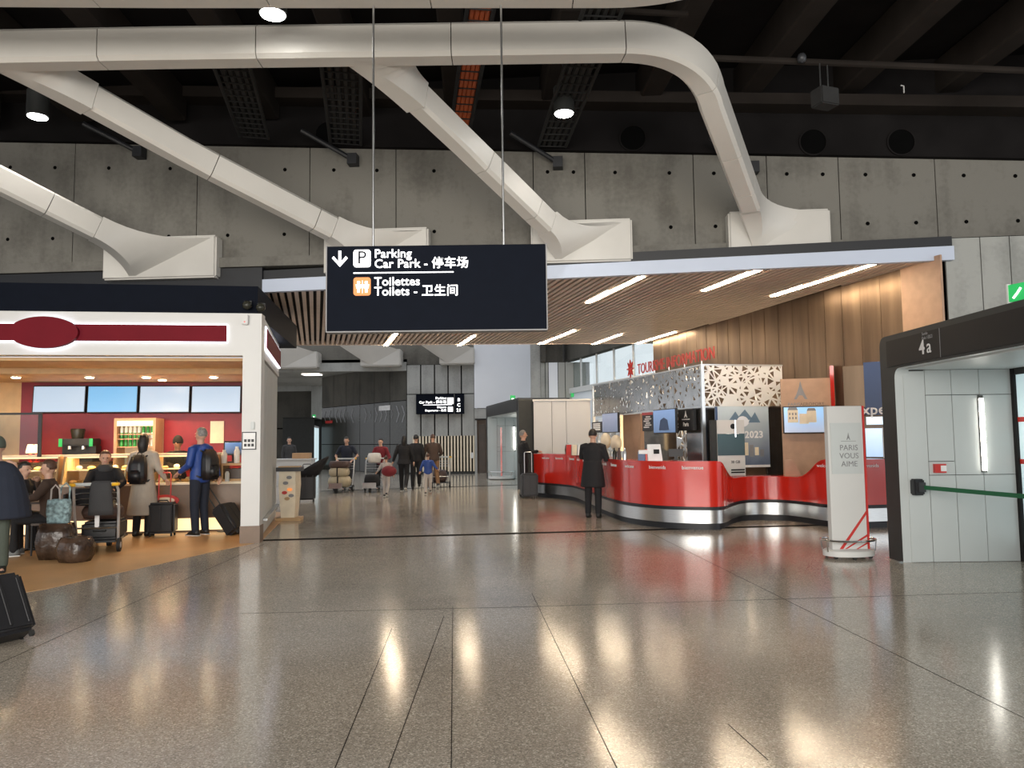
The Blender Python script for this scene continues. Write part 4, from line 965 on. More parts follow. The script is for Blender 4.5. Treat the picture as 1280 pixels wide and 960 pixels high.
# ------------------------------------------------------------ steel information booth with cut-out panels
IC = Vector((4.05, 16.0, 0)); ILe = Vector((2.40, 22.4, 0)); IRe = Vector((5.92, 16.4, 0))
IL = frame((ILe.x, ILe.y), math.degrees(math.atan2(IC.y-ILe.y, IC.x-ILe.x))); LL = (IC-ILe).length
IR = frame((IC.x, IC.y), math.degrees(math.atan2(IRe.y-IC.y, IRe.x-IC.x))); LR = (IRe-IC).length
il = lambda px, py, d=0: on(IL, px, py, d)
ir = lambda px, py, d=0: on(IR, px, py, d)
def lattice(w, h, nx, nz, seed, solid=.3, sc=(.45, .8)):
    rnd = random.Random(seed); pts = []
    for i in range(nx+1):
        for j in range(nz+1):
            jx = 0 if i in (0, nx) else rnd.uniform(-.42, .42); jz = 0 if j in (0, nz) else rnd.uniform(-.42, .42)
            pts.append(Vector(((i+jx)*w/nx, (j+jz)*h/nz)))
    v, e, f, *_ = geometry.delaunay_2d_cdt(pts, [], [], 0, 1e-5)
    b = B(); V = [b.bm.verts.new((p.x, 0, p.y)) for p in v]
    for tri in f:
        c = sum((v[i] for i in tri), Vector((0, 0)))/len(tri)
        if rnd.random() < solid or len(tri) != 3: b.bm.faces.new([V[i] for i in tri]); continue
        k = rnd.uniform(*sc); I = [b.bm.verts.new((c.x+(v[i].x-c.x)*k, 0, c.y+(v[i].y-c.y)*k)) for i in tri]
        for a in range(3): b.bm.faces.new((V[tri[a]], V[tri[(a+1) % 3]], I[(a+1) % 3], I[a]))
    r = bmesh.ops.extrude_face_region(b.bm, geom=b.bm.faces[:]); bmesh.ops.translate(b.bm, verts=[x for x in r['geom'] if isinstance(x, bmesh.types.BMVert)], vec=(0, .015, 0))
    return b
bo = thing('information_booth', 'steel information booth clad with irregular cut-out metal panels', 'booth', loc=(0, 0, 0))
Zt, Zb = ir(880, 455)[1], ir(880, 509.5)[1]
LP = 5; 
for k in range(LP): lattice(LL/LP-.01, Zt-Zb, 7, 5, 11+k, .42, (.3, .7)).build('cutout_panel', MT['perf'], bo, False, IL @ at(LL*k/LP, 0, Zb))
lattice(LR-.01, Zt-Zb, 12, 6, 5, .32, (.35, .85)).build('cutout_panel', MT['perf_lit'], bo, False, IR @ at(0, 0, Zb))  # paler copy of the long side's metal, light on this face painted in
for Mx, Lx in ((IL, LL), (IR, LR)):
    B().box((0, -.012, Zt-.03), (Lx, .03, Zt)).build('top_edge', MT['steel'], bo, False, Mx); B().box((0, -.012, Zb), (Lx, .03, Zb+.03)).build('bottom_edge', MT['steel'], bo, False, Mx)
B().box((-.02, -.02, 0), (.05, .05, Zt)).build('corner_post', MT['steel'], bo, False, IR); B().box((-.0, -.02, 0), (.06, .05, Zt)).build('end_post', MT['steel'], bo, False, IL)
x0, x1 = il(846, 560, .3)[0], LL-.15
lattice(x1-x0, 1.25, 7, 6, 31, .12, (.65, .9)).build('cutout_screen', MT['steel'], bo, False, IL @ at(x0, .3, .95))
x0, x1 = il(741, 560, .1)[0], il(776, 560, .1)[0]
lattice(x1-x0, 1.1, 6, 5, 33, .12, (.65, .9)).build('cutout_screen', MT['steel'], bo, False, IL @ at(x0, .12, 1.0))
(xa, _), (xb, z1) = il(779, 540, .1), il(800, 517, .1); B().box((xa, .1, 0), (xb, .2, z1)).build('tan_pillar', MT['tan'], bo, False, IL)
B().box((xa-.25, .12, 1.2), (xa-.05, .16, z1)).build('pillar_glow', MT['plinth'], bo, False, IL)
B().box((il(801, 540, .8)[0], .8, 0), (il(846, 540, .8)[0], .86, Zb)).build('inner_wall', MT['mirror'], bo, False, IL)
B().box((LL-.75, -.0, 0), (LL-.08, .04, Zb)).build('steel_wall', MT['mirror'], bo, False, IL)
B().box((.06, .02, 0), (.3, .1, Zb)).build('front_pier', MT['perf'], bo, False, IR); B().box((LR-.42, .06, 0), (LR-.02, .1, Zb)).build('front_wall', MT['mirror'], bo, False, IR)
B().box((.3, .5, 0), (LR, .56, Zb)).build('rear_wall', MT['brownp'], bo, False, IR)
for x, y in ((LL-.9, .9), (LL-3, 1.0), (LL-5, .9)):
    light('booth_glow', 'POINT', (IL @ Vector((x, y, 2.0))), 22, (1, .76, .5), .1)
light('booth_front_glow', 'POINT', (IR @ Vector((1.2, .3, 2.35))), 10, (1, .8, .55), .1)
# red letters
(x0, z0), (x1, z1) = il(797, 463.5), il(893, 444)
t = text('roof_lettering', 'TOURISME INFORMATION', .52, IL @ at(x0, 0, Zt+.06), MT['sred'], None, .008)
wt = max(v.co.x for v in t.data.vertices); kx = (x1-x0)/wt
for v in t.data.vertices: v.co.x *= kx; v.co.z *= .72
tag(t, 'red TOURISME INFORMATION letters standing on the steel booth', 'letters')
for k in range(5): B().cyl((wt*kx*(k+.3)/5, .0, -.055), (wt*kx*(k+.3)/5, .0, .02), .012, seg=6).build('support', MT['steel'], t)
x, _ = il(788, 466); st = B()
for k in range(8):
    a = k*math.pi/4; st.tube([(0, 0, 0), (.22*math.cos(a), 0, .24*math.sin(a))], [.05, .015], 5)
st.build('star_logo', MT['sred'], t, False, at(x-x0, 0, .18))
# screens and signs on the booth's long side
def scr(px0, py0, px1, py1, d, m, name, lab, cat='screen', frame_=.02, th=.06, fr=IL, fn=il):
    (xa, za), (xb, zb_) = fn(px0, py1, d), fn(px1, py0, d)
    t = thing(name, lab, cat, M=fr @ at((xa+xb)/2, d, (za+zb_)/2)); w, h = (xb-xa)/2, (zb_-za)/2
    B().box((-w, 0, -h), (w, th, h)).bevel(.008, 1).build('casing', MT['black'], t)
    if m: B().box((-w+frame_, -.006, -h+frame_), (w-frame_, -.001, h-frame_)).build('display', m, t)
    return t, w, h
blu = vgrad('photo_screen_portrait', [(.05, .10, .2), (.02, .05, .13), (.07, .15, .33), (.16, .27, .5)], -.4, .4, .2, .55)
gry = vgrad('photo_screen_grey', [(.10, .13, .2), (.2, .23, .32), (.26, .3, .42)], -.4, .4, .2, .5)
scr(753, 515, 772, 541, -.25, gry, 'wall_screen', 'grey-blue screen on the far part of the steel booth')
t, w, h = scr(817, 510, 844, 542, -.35, blu, 'wall_screen', 'blue portrait screen between the two black boards')
B().prism([(-w*.45, -h*.75), (w*.45, -h*.75), (w*.32, h*.1), (0, h*.3), (-w*.32, h*.1)], -.009, -.0065, 'y').build('picture', MT['blued'], t)
t, w, h = scr(803, 515, 816, 539, -.1, None, 'black_board', 'narrow black board with a red top and white lines', 'board')
B().box((-w, -.005, h*.72), (w, -.001, h)).build('red_header', MT['sred'], t)
for k in range(6): B().box((-w*(.3+.4*(k % 3)/2), -.004, h*(.45-.22*k)), (w*(.3+.4*((k+1) % 3)/2), -.001, h*(.45-.22*k)+.03)).build('line', MT['print'], t)
t, w, h = scr(848, 510.5, 867, 538.5, -.1, None, 'black_board', 'square black board with a small tower emblem', 'board')
def tower(w_, h_, y=-.006):
    return [(-w_, 0), (-w_*.55, h_*.35), (-w_*.22, h_*.7), (-.04*w_, h_), (.04*w_, h_), (w_*.22, h_*.7), (w_*.55, h_*.35), (w_, 0), (w_*.6, 0), (w_*.25, h_*.22), (-w_*.25, h_*.22), (-w_*.6, 0)]
B().prism([(x, z+h*.2) for x, z in tower(w*.2, h*.65)], -.006, -.001, 'y').build('tower_emblem', MT['print'], t); text('board_lettering', 'Paris', .13, at(0, -.004, -h*.6), MT['print'], t, .002, 'CENTER', .01)
B().box((-w*.5, -.004, 0), (w*.5, -.001, .02)).build('line', MT['print'], t)
t, w, h = scr(740, 527, 752, 541, -.1, None, 'black_board', 'dark board with white lines at the booth far end', 'board')
for k in range(4): B().box((-w*.7, -.004, h*(.5-.35*k)), (w*.7, -.001, h*(.5-.35*k)+.04)).build('line', MT['print'], t)
# balloon-like table lamps at the far end of the booth
for px, py, lab in ((757, 551, 'cream oval lantern nearer the man in the long coat'), (770, 554, 'smaller cream oval lantern beside the tan pillar')):
    x, z = il(px, py, -.35); t = thing('lantern', lab, 'lamp', M=IL @ at(x, -.35, z)); B().ell((0, 0, 0), (.26, .12, .22), 14, 10).build('shade', MT['shade'] if False else MT['cream'], t, True); B().cyl((0, 0, -.22), (0, 0, -z+.9), .02, seg=6).build('stem', MT['black'], t); B().cyl((0, 0, -z), (0, 0, -z+.92), .09, seg=10).build('stand', MT['black'], t)
# poster, totem, tan wall with tv, folded card on the short side
pos = vgrad('poster_photo', [(.06, .08, .14), (.22, .24, .28), (.10, .2, .36), (.16, .3, .5), (.22, .38, .55), (.5, .58, .62)], -.7, .7, .35, .06)
t, w, h = scr(899, 508, 960, 585, -.25, pos, 'poster_stand', 'tall blue mountain poster dated 2023 on the booth', 'poster', .0, .05, IR, ir)
B().box((-w-.04, 0, -h), (-w, .05, h)).build('spine', MT['blued'], t); text('poster_lettering', '2023', .2, at(.02, -.009, -.02), MT['print'], t, .002, bold=.03)
for cx, cz_, s_ in ((-.2, .42, .16), (.02, .46, .2), (.25, .4, .14)): B().prism([(cx-s_, cz_-.1), (cx+s_, cz_-.1), (cx+.02, cz_+.12)], -.0085, -.0065, 'y').build('mountain', MT['pmount'], t)
B().ell((-.02, -.006, .33), (.15, .006, .12), 16, 8).build('badge', MT['wallw'], t)
B().box((-w, -.01, -h), (w, -.0065, -h+.05)).build('footer', MT['print'], t)
for k in range(5): B().box((-.12+k*.12, -.0095, -.42+.03*(k % 2)), (-.03+k*.12, -.0065, -.27+.05*((k*3) % 4))).build('house', MT['cream'] if k % 2 else MT['greyp'], t)
tz0, tz1 = ir(910, 608, -.7)[1], ir(910, 525, -.7)[1]; xa, xb = ir(897, 560, -.7)[0], ir(931, 560, -.7)[0]
tl = vgrad('totem_photo', [(.02, .05, .06), (.08, .2, .22), (.02, .06, .07)], tz1-.72, tz1-.28, .3, .1)
t = thing('display_totem', 'white and teal totem display in front of the blue poster', 'display', M=IR @ at((xa+xb)/2, -.7, 0)); w = (xb-xa)/2
B().box((-w, 0, .0), (w, .08, tz1)).build('body', MT['white'], t); B().box((-w, -.006, tz1-.72), (w, -.001, tz1-.28)).build('display', tl, t)
B().box((-w-.12, .02, .9), (-w, .1, tz1)).build('side_panel', MT['pframe'], t)
B().lathe([(.0, -.005), (.055, -.005), (.055, 0), (0, 0)], seg=20).build('logo', MT['pdark'], t, False, at(.05, -.003, tz1-.13) @ Matrix.Rotation(R(90), 4, 'X')); text('totem_lettering', '30 GB', .08, at(-.02, -.004, tz1-.88), MT['pdark'], t, .002)
for k in range(2): B().box((-.02, -.004, tz1-1.03-.05*k), (w-.02, -.001, tz1-1.0-.05*k)).build('line', MT['pdark'], t)
B().box((w*.25, -.03, tz1-.35), (w*.35, -.007, tz1)).build('chrome_strip', MT['chrome'], t)
q_ = W(978, 540, 15.3); TW = frame((q_.x, q_.y), -14); tw = lambda px, py, d=0: on(TW, px, py, d)
tx0, tx1 = tw(978, 540)[0], tw(1040, 540)[0]; tz = tw(1010, 473)[1]
t = thing('tan_wall', 'tan panel wall with small grey tower emblem behind the desk', 'panel', M=TW @ at(tx0, 0, 0)); w = tx1-tx0
B().box((0, 0, 0), (w, .1, tz)).build('panel', MT['tan'], t); B().prism([(x+w*.4, z+tz-.42) for x, z in tower(.13, .36)], -.005, -.001, 'y').build('tower_emblem', MT['greyp'], t)
text('panel_lettering', 'PARIS', .09, at(w*.13, -.004, tz-.55), MT['greyp'], t, .002, bold=.02); text('panel_lettering', 'AEROPORT', .09, at(w*.38, -.004, tz-.55), MT['brownp'], t, .002)
B().box((w, -.05, 0), (w+.07, .1, tz+.24)).build('red_post', MT['red'], t)
sky = vgrad('tv_photo', [(.30, .33, .42), (.45, .50, .6), (.45, .5, .62), (.2, .38, .62), (.22, .45, .75)], -.3, .3, .2, .6)
t, w, h = scr(979.5, 507, 1037, 542, -.1, sky, 'wall_screen', 'bright screen with a pale chateau photo on the tan wall', 'screen', .02, .06, TW, tw)
for k, (a, b, c_, d_) in enumerate(((-.8, -.2, -.35, .72), (-.30, -.3, .1, .45), (.02, -.2, .42, .65))): B().box((w*a, -.012, h*b), (w*c_, -.007, h*d_)).build('picture_building', MT['cream'], t)
for a, c_, d_ in ((-.8, -.35, .72), (.02, .42, .65)): B().prism([(w*a, h*d_), (w*c_, h*d_), (w*(c_-.06), h*(d_+.2)), (w*(a+.06), h*(d_+.2))], -.012, -.007, 'y').build('picture_roof', MT['greyp'], t)
for i in range(3):
    for j in range(2): B().box((w*(-.74+.13*i), -.014, h*(.05+.3*j)), (w*(-.68+.13*i), -.0125, h*(.22+.3*j))).build('picture_window', MT['greyp'], t)
p = F(985, 620); x, y = 0, 0
cc = Vector((5.25, 14.25, .82)); o = B().hexa([(-.14, -.0, 0), (.14, -.1, 0), (.14, .1, 0), (-.14, .02, 0), (-.14, 0, .3), (.0, -.06, .3), (.0, .08, .3), (-.14, .02, .3)]).build('folded_card', MT['tan'], None, False, frame(cc, 10)); tag(o, 'folded tan card standing on the low part of the desk', 'card')
# blue poster and window at the right of the pylon
ang = -35; EXM = frame(W(1082, 500, 13.75), ang)
ex = lambda px, py: on(frame((EXM.translation.x, EXM.translation.y), ang), px, py)
EXM = frame((EXM.translation.x, EXM.translation.y), ang)
t = thing('experience_poster', 'dark blue and bronze poster panel lettered experience by portal 4a', 'poster', M=EXM)
(xa, z0), (xb, z1) = ex(1082, 519), ex(1114, 451)
B().box((xa, 0, z0), (xb, .06, z1)).build('panel', vgrad('night_photo', [(.02, .045, .12), (.03, .05, .13), (.18, .04, .05), (.03, .06, .16), (.03, .06, .16)], z0, z1, .4, .05), t)
xq = ex(1055, 500)[0]; B().box((xq, .01, z0+.15), (xa-.003, .05, z1-.05)).build('bronze_part', MT['bronze'], t)
x, z = ex(1072, 519); text('poster_lettering', 'experience', .26, at(x-.05, -.015, z+.01), MT['print'], t, .006, bold=.015)
t = thing('window_view_screen', 'bright two-part display showing sky below the blue poster', 'screen', M=EXM)
sk2 = vgrad('sky_view', [(.25, .4, .6), (.45, .62, .78), (.62, .74, .82)], z0-1.0, z0, .2, .7)
for a, b in ((520.5, 531), (535, 571)):
    (xa, za), (xb, zb_) = ex(1083, b), ex(1114, a); B().box((xa, 0, za), (xb, .04, zb_)).build('display', sk2, t)
(xa, za), (xb, zb_) = ex(1078, 576), ex(1114, 519.5); B().box((xa, .045, 0), (xb, .1, zb_)).build('backing', MT['brownp'], t)
B().box((ex(1103, 540)[0], -.02, za+.05), (ex(1104.5, 540)[0], 0, za+.6)).build('post', MT['white'], t)
# ------------------------------------------------------------ luggage and furniture
def pylon():
    c = F(1061, 697); t = thing('info_pylon', 'white pylon lettered PARIS VOUS AIME on a wheeled base', 'pylon', M=frame((c.x, c.y), 4))
    w = .235; H = 1.96
    B().box((-w, -.05, .10), (w, .05, H)).bevel(.006, 1).build('panel', MT['white'], t)
    B().box((w, -.055, .10), (w+.025, .055, H)).build('side_edge', MT['sred'], t)
    for a, b, c_, d_, r_ in ((-.12, .12, .23, .60, .022), (-.06, .12, .23, .30, .014), (.06, .10, .23, .20, .010)):
        B().prism([(a-r_, b), (a+r_, b), (c_, d_-r_*2.0), (c_, d_)], -.058, -.0505, 'y').build('red_stripe', MT['sred'], t)
    B().box((-w+.03, -.060, 1.08), (w-.03, -.0505, 1.74)).build('acrylic_sheet', MT['panel'], t)
    for k, wd_ in enumerate(('PARIS', 'VOUS', 'AIME')): text('pylon_lettering', wd_, .1, at(.03, -.064, 1.385-.105*k), MT['greyp'], t, .001, 'CENTER')
    B().prism([(x+.03, z+1.52) for x, z in tower(.025, .09)], -.064, -.0605, 'y').build('tower_emblem', MT['greyp'], t); B().box((-.07, -.063, 1.5), (.13, -.0605, 1.505)).build('line', MT['greyp'], t)
    B().rings([(0, 0, .03, .30, .2), (0, 0, .035, .33, .22), (0, 0, .10, .33, .22), (0, 0, .115, .30, .2)], 28).build('base', MT['white'], t, 'auto')
    rg = [(.35*math.cos(i*math.pi/16), .24*math.sin(i*math.pi/16), .235) for i in range(33)]
    B().tube(rg, .014, 8).build('bumper_ring', MT['chrome'], t, 'auto')
    for a in (20, 160, 200, 340): B().cyl((.33*math.cos(R(a)), .22*math.sin(R(a)), .09), (.35*math.cos(R(a)), .24*math.sin(R(a)), .235), .01, seg=6).build('ring_support', MT['chrome'], t)
    for a in (30, 150, 215, 265, 325): B().cyl((.28*math.cos(R(a)), .2*math.sin(R(a))-.012, .028), (.28*math.cos(R(a)), .2*math.sin(R(a))+.012, .028), .028, seg=10).build('castor', MT['rubber'], t)
pylon()
def suitcase(label, M, w=.42, d=.24, h=.62, m='case', handle=.4, hm='pframe', name='suitcase', group=None):
    t = thing(name, label, 'suitcase', M=M, group=group)
    B().box((-w/2, -d/2, .05), (w/2, d/2, .05+h)).bevel(.04, 3).build('body', MT[m], t, 'auto')
    for k in range(3): B().box((-w/2+.06+k*(w-.12)/2-.012, -d/2-.008, .11), (-w/2+.06+k*(w-.12)/2+.012, -d/2+.01, h-.01)).bevel(.004, 1).build('rib', MT[m], t)
    for a in (-1, 1):
        for b in (-1, 1): B().cyl((a*(w/2-.05)-.012, b*(d/2-.04), .026), (a*(w/2-.05)+.012, b*(d/2-.04), .026), .026, seg=12).build('wheel', MT['rubber'], t)
    if handle:
        z = .05+h
        B().tube([(-w*.22, d*.3, z-.02), (-w*.22, d*.3, z+handle-.03), (-w*.18, d*.3, z+handle), (w*.18, d*.3, z+handle), (w*.22, d*.3, z+handle-.03), (w*.22, d*.3, z-.02)], .011, 6).build('telescopic_handle', MT[hm], t, 'auto')
    B().tube([(-.09, 0, .04+h), (-.07, 0, .08+h), (.07, 0, .08+h), (.09, 0, .04+h)], .012, 6).build('carry_handle', MT['rubber'], t, 'auto')
    return t
def trolley(label, M):
    t = thing('luggage_trolley', label, 'trolley', M=M, group='luggage trolleys')
    for s in (-1, 1):
        B().tube([(s*.27, .12, .16), (s*.29, .02, .6), (s*.29, -.05, .92), (s*.27, -.10, 1.0)], .02, 8).build('upright', MT['tframe'], t, 'auto')
        w = B().cyl((s*.29-.02, .10, .1), (s*.29+.02, .10, .1), .1, seg=20).build('wheel', MT['rubber'], t, 'auto'); B().cyl((s*.29-.024, .10, .1), (s*.29+.024, .10, .1), .045, seg=12).build('hub', MT['panel'], w)
        B().tube([(s*.27, .12, .16), (s*.2, .95, .15)], .018, 6).build('side_rail', MT['steel'], t)
        B().tube([(s*.30, -.10, 1.0), (s*.30, -.18, 1.0), (s*.24, -.21, 1.0)], .024, 8).build('yellow_grip', MT['yellow'], t, 'auto')
    B().tube([(-.27, -.10, 1.0), (.27, -.10, 1.0)], .024, 8).build('handle_bar', MT['panel'], t); B().tube([(-.28, .08, .36), (.28, .08, .36)], .014, 6).build('cross_bar', MT['steel'], t)
    B().box((-.24, .1, .14), (.24, .95, .165)).build('platform', MT['case_g'], t); B().box((-.2, .93, .14), (.2, .97, .3)).build('front_stop', MT['steel'], t)
    w = B().cyl((-.03, .85, .07), (.03, .85, .07), .07, seg=14).build('wheel', MT['rubber'], t, 'auto')
    for z in (.70, .78, .86): B().tube([(-.27, -.02, z), (-.25, .18, z), (.25, .18, z), (.27, -.02, z)], .007, 5).build('basket_wire', MT['steel'], t)
    return t
def bag(label, M, s, m, cat='bag', name='bag', puff=.35, strap=None):
    b = B().box((-s[0]/2, -s[1]/2, 0), (s[0]/2, s[1]/2, s[2]))
    bmesh.ops.subdivide_edges(b.bm, edges=b.bm.edges[:], cuts=3, use_grid_fill=True)
    rnd = random.Random(hash(label) % 1000 if False else len(label)*7)
    for v in b.bm.verts:
        x, y, z = v.co.x/(s[0]/2), v.co.y/(s[1]/2), (v.co.z/s[2]-.5)*2
        k = 1-puff*.5*((x*x*y*y)+(y*y*z*z)+(x*x*z*z))/1.5
        v.co.x *= k*(1+rnd.uniform(-.03, .03)); v.co.y *= k*(1+rnd.uniform(-.04, .04)); v.co.z = s[2]*(.5+.5*z*(1-puff*.4*(x*x+y*y)/2+rnd.uniform(-.02, .02))) if z > 0 else s[2]*(.5+.5*z)
    if not strap: 
        o = b.build(name, MT[m], None, True, M); tag(o, label, cat); return o
    t = thing(name, label, cat, M=M); b.build('body', MT[m], t, True)
    for s_ in strap: B().tube(s_[0], s_[1], 6).build('strap', MT[s_[2]], t, 'auto')
    return t

# ------------------------------------------------------------ people
def person(label, loc, rz, h=1.75, arms=None, legs=None, hipz=None, lean=0, top='cloth_black', bottom='cloth_black', shoe='shoe', hair='hair_b', skin='skin',
           coat=None, longhair=False, backpack=None, hat=None, build=1.0, headyaw=0, headpitch=0, hood=False, scarf=None, sole=None, sleeves=True, cape=False):
    k = h/1.75
    t = thing('person', label, 'person', loc=(loc[0], loc[1], loc[2] if len(loc) > 2 else 0), rz=rz)
    S = Matrix.Scale(k, 4)
    hz = hipz if hipz is not None else .92
    dz = hz-.92
    T = Matrix.Translation((0, 0, hz)) @ Matrix.Rotation(R(lean), 4, 'X') @ Matrix.Translation((0, 0, -hz)) @ Matrix.Translation((0, 0, dz))
    up = lambda x, y, z: T @ Vector((x, y, z))
    legs = legs or {}
    arms = arms or {}
    J = {}
    for n, s in (('L', 1), ('R', -1)):
        J['hip'+n] = up(s*.09, 0, .90)
        kn, an = legs.get(n, ((s*.10, -.015, .49), (s*.105, .02, .09)))
        J['kn'+n], J['an'+n] = Vector(kn), Vector(an)
        J['sh'+n] = up(s*.175*build, 0, 1.415)
        e, w = arms.get(n, ((s*.235*build, .03, 1.15), (s*.235*build, -.05, .90)))
        J['el'+n], J['wr'+n] = (Vector(e), Vector(w))
        if n not in arms: J['el'+n] = T @ J['el'+n]; J['wr'+n] = T @ J['wr'+n]
    bd = build
    tor = [(.86, .12*bd, .09), (.92, .16*bd, .11), (1.0, .158*bd, .108), (1.08, .14*bd, .098), (1.2, .155*bd, .108), (1.32, .165*bd, .108), (1.40, .150*bd, .09), (1.45, .09, .065), (1.48, .058, .056), (1.56, .054, .056)]
    def torso(b, g=0, z0=.8, z1=2, grow=0):
        lv = [(0, 0, z, rx+g+grow*(max(0, 1.1-z)), ry+g*1.15+grow*max(0, 1.1-z)) for z, rx, ry in tor if z0 <= z <= z1]
        b.rings(lv, 18, T)
    def limb(b, pts, rr): b.tube(pts, rr, 10, None, True)
    def hand(b, n, s):
        w, e = J['wr'+n], J['el'+n]; d = (w-e).normalized()
        side = d.cross(Vector((0, 0, 1))) if abs(d.z) < .85 else Vector((0, 1, 0)); side = (side-d*side.dot(d)).normalized(); pal = d.cross(side).normalized()
        limb(b, [w, w+d*.05], [.026, .028])
        for q in (-.026, -.009, .009, .026):
            a0 = w+d*.045+side*q; L_ = .085-abs(q+.004)*.7
            limb(b, [w+d*.02+side*q*.7, a0+d*.03], [.017, .013])
            limb(b, [a0+d*.03, a0+d*(.03+L_*.5)+side*q*.25+pal*.008, a0+d*(.03+L_*.85)+side*q*.3+pal*.028], [.0115, .0105, .009])
        limb(b, [w+d*.02+side*.025, w+d*.055+side*.056+pal*.012, w+d*.085+side*.062+pal*.02], [.016, .0125, .010])
    b = B(); torso(b)
    for n, s in (('L', 1), ('R', -1)):
        limb(b, [J['sh'+n]-(T.to_3x3() @ Vector((s*.05, 0, .0))), J['sh'+n], J['el'+n], J['wr'+n]], [.06, .052, .042, .028]); hand(b, n, s)
        limb(b, [J['hip'+n], J['kn'+n], J['an'+n]], [.082, .056, .038]); limb(b, [J['an'+n]+Vector((0, .03, -.04)), J['an'+n]+Vector((0, -.14, -.06))], [.035, .03])
    HT = T @ Matrix.Translation((0, 0, 1.54)) @ Matrix.Rotation(R(headyaw), 4, 'Z') @ Matrix.Rotation(R(headpitch), 4, 'X')
    def hp(x, y, z): return HT @ Vector((x, y, z))
    b.ell(HT @ Vector((0, .008, .115)), (.075, .094, .105), 16, 12, HT.to_3x3().to_4x4()); b.ell(HT @ Vector((0, -.022, .055)), (.056, .066, .065), 12, 10, HT.to_3x3().to_4x4())
    limb(b, [hp(0, -.085, .115), hp(0, -.108, .082)], [.012, .017])
    for s in (-1, 1): b.ell(hp(s*.078, .012, .095), (.012, .022, .034), 8, 6, HT.to_3x3().to_4x4())
    limb(b, [hp(-.04, -.080, .128), hp(.04, -.080, .128)], .012)
    me = remeshed(b, .0085, .45, 2); me.transform(S); me.materials.clear(); me.materials.append(MT[skin]); link('body', me, t)
    f = B()
    for s in (-1, 1): f.ell(hp(s*.031, -.083, .104), (.011, .008, .007), 8, 6, HT.to_3x3().to_4x4())
    fm = f.mesh('eyes', MT['eye']); fm.transform(S); link('eyes', fm, t)
    f = B(); f.ell(hp(0, -.086, .047), (.024, .008, .007), 8, 6, HT.to_3x3().to_4x4()); fm = f.mesh('mouth', MT['lips']); fm.transform(S); link('mouth', fm, t)
    # hair
    f = B(); f.ell((0, 0, 0), (1, 1, 1), 20, 14)
    for v in f.bm.verts:
        x, y, z = v.co; r = 1.0
        if y < -.25 and z < .45: r = .82
        if z < -.35: r = .80 if not longhair else (1.0 if y > -.1 else .82)
        q = Vector((x*.087*r, y*.104*r+.012, z*.118*r+.118))
        if longhair and z < -.2 and y > -.2: q.z = .118+z*.27; q.x *= 1.1; q.y = max(q.y, -.0)+.03
        v.co = HT @ q
    fm = f.mesh('hair', MT[hair], True); fm.transform(S); link('hair', fm, t)
    if hat:
        f = B(); f.ell((0, 0, 0), (1, 1, 1), 18, 10)
        for v in f.bm.verts: v.co = HT @ Vector((v.co.x*.098, v.co.y*.115+.012, max(v.co.z, -.25)*.135+.125))
        fm = f.mesh('hat', MT[hat], True); fm.transform(S); link('hat', fm, t)
    # trousers
    b = B(); torso(b, .014, .8, 1.1)
    for n in 'LR': limb(b, [J['hip'+n], J['kn'+n], J['an'+n]+Vector((0, 0, .005))], [.10*(.9+.1*bd), .075, .062])
    me = remeshed(b, .014, .6, 3); me.transform(S); me.materials.clear(); me.materials.append(MT[bottom]); link('trousers', me, t)
    # top
    b = B(); gg = .024
    if cape:
        b.rings([(0, 0, z, rx, ry) for z, rx, ry in ((1.46, .09, .085), (1.42, .2, .13), (1.25, .30, .21), (1.0, .37, .27), (.72, .42, .32), (.70, .40, .30))], 22, T)
    else:
        torso(b, gg, .84 if not coat else .9, 1.46)
        b.tube([up(0, 0, 1.42), up(0, .0, 1.49)], [.10, .078], 14)
        for n, s in (('L', 1), ('R', -1)):
            if sleeves: limb(b, [J['sh'+n]-(T.to_3x3() @ Vector((s*.06, 0, .0))), J['sh'+n], J['el'+n], J['wr'+n]-(J['wr'+n]-J['el'+n]).normalized()*.02], [.08, .076, .062, .045])
            else: limb(b, [J['sh'+n]-(T.to_3x3() @ Vector((s*.06, 0, .0))), J['sh'+n], J['sh'+n].lerp(J['el'+n], .7)], [.08, .072, .06])
        if coat:
            zc_, fl = coat
            b.rings([(0, 0, 1.12+dz, .168*bd, .125), (0, 0, 1.0+dz, .182*bd, .142), (0, 0, (1.0+zc_)/2+dz, .20*bd+fl*.5, .165+fl*.4), (0, 0, zc_+dz, .21*bd+fl, .18+fl*.8), (0, 0, zc_+dz-.015, .19*bd+fl, .16+fl*.8)], 20)
        if hood: b.ell(up(0, .10, 1.43), (.11, .075, .075), 12, 8)
    me = remeshed(b, .013, .6, 3); me.transform(S); me.materials.clear(); me.materials.append(MT[top]); link('coat' if (coat or cape) else 'jacket', me, t)
    if scarf:
        f = B(); f.rings([(0, 0, 1.42, .10, .10), (0, 0, 1.44, .125, .115), (0, 0, 1.5, .115, .11), (0, 0, 1.54, .085, .085)], 16, T); fm = f.mesh('scarf', MT[scarf], True); fm.transform(S); link('scarf', fm, t)
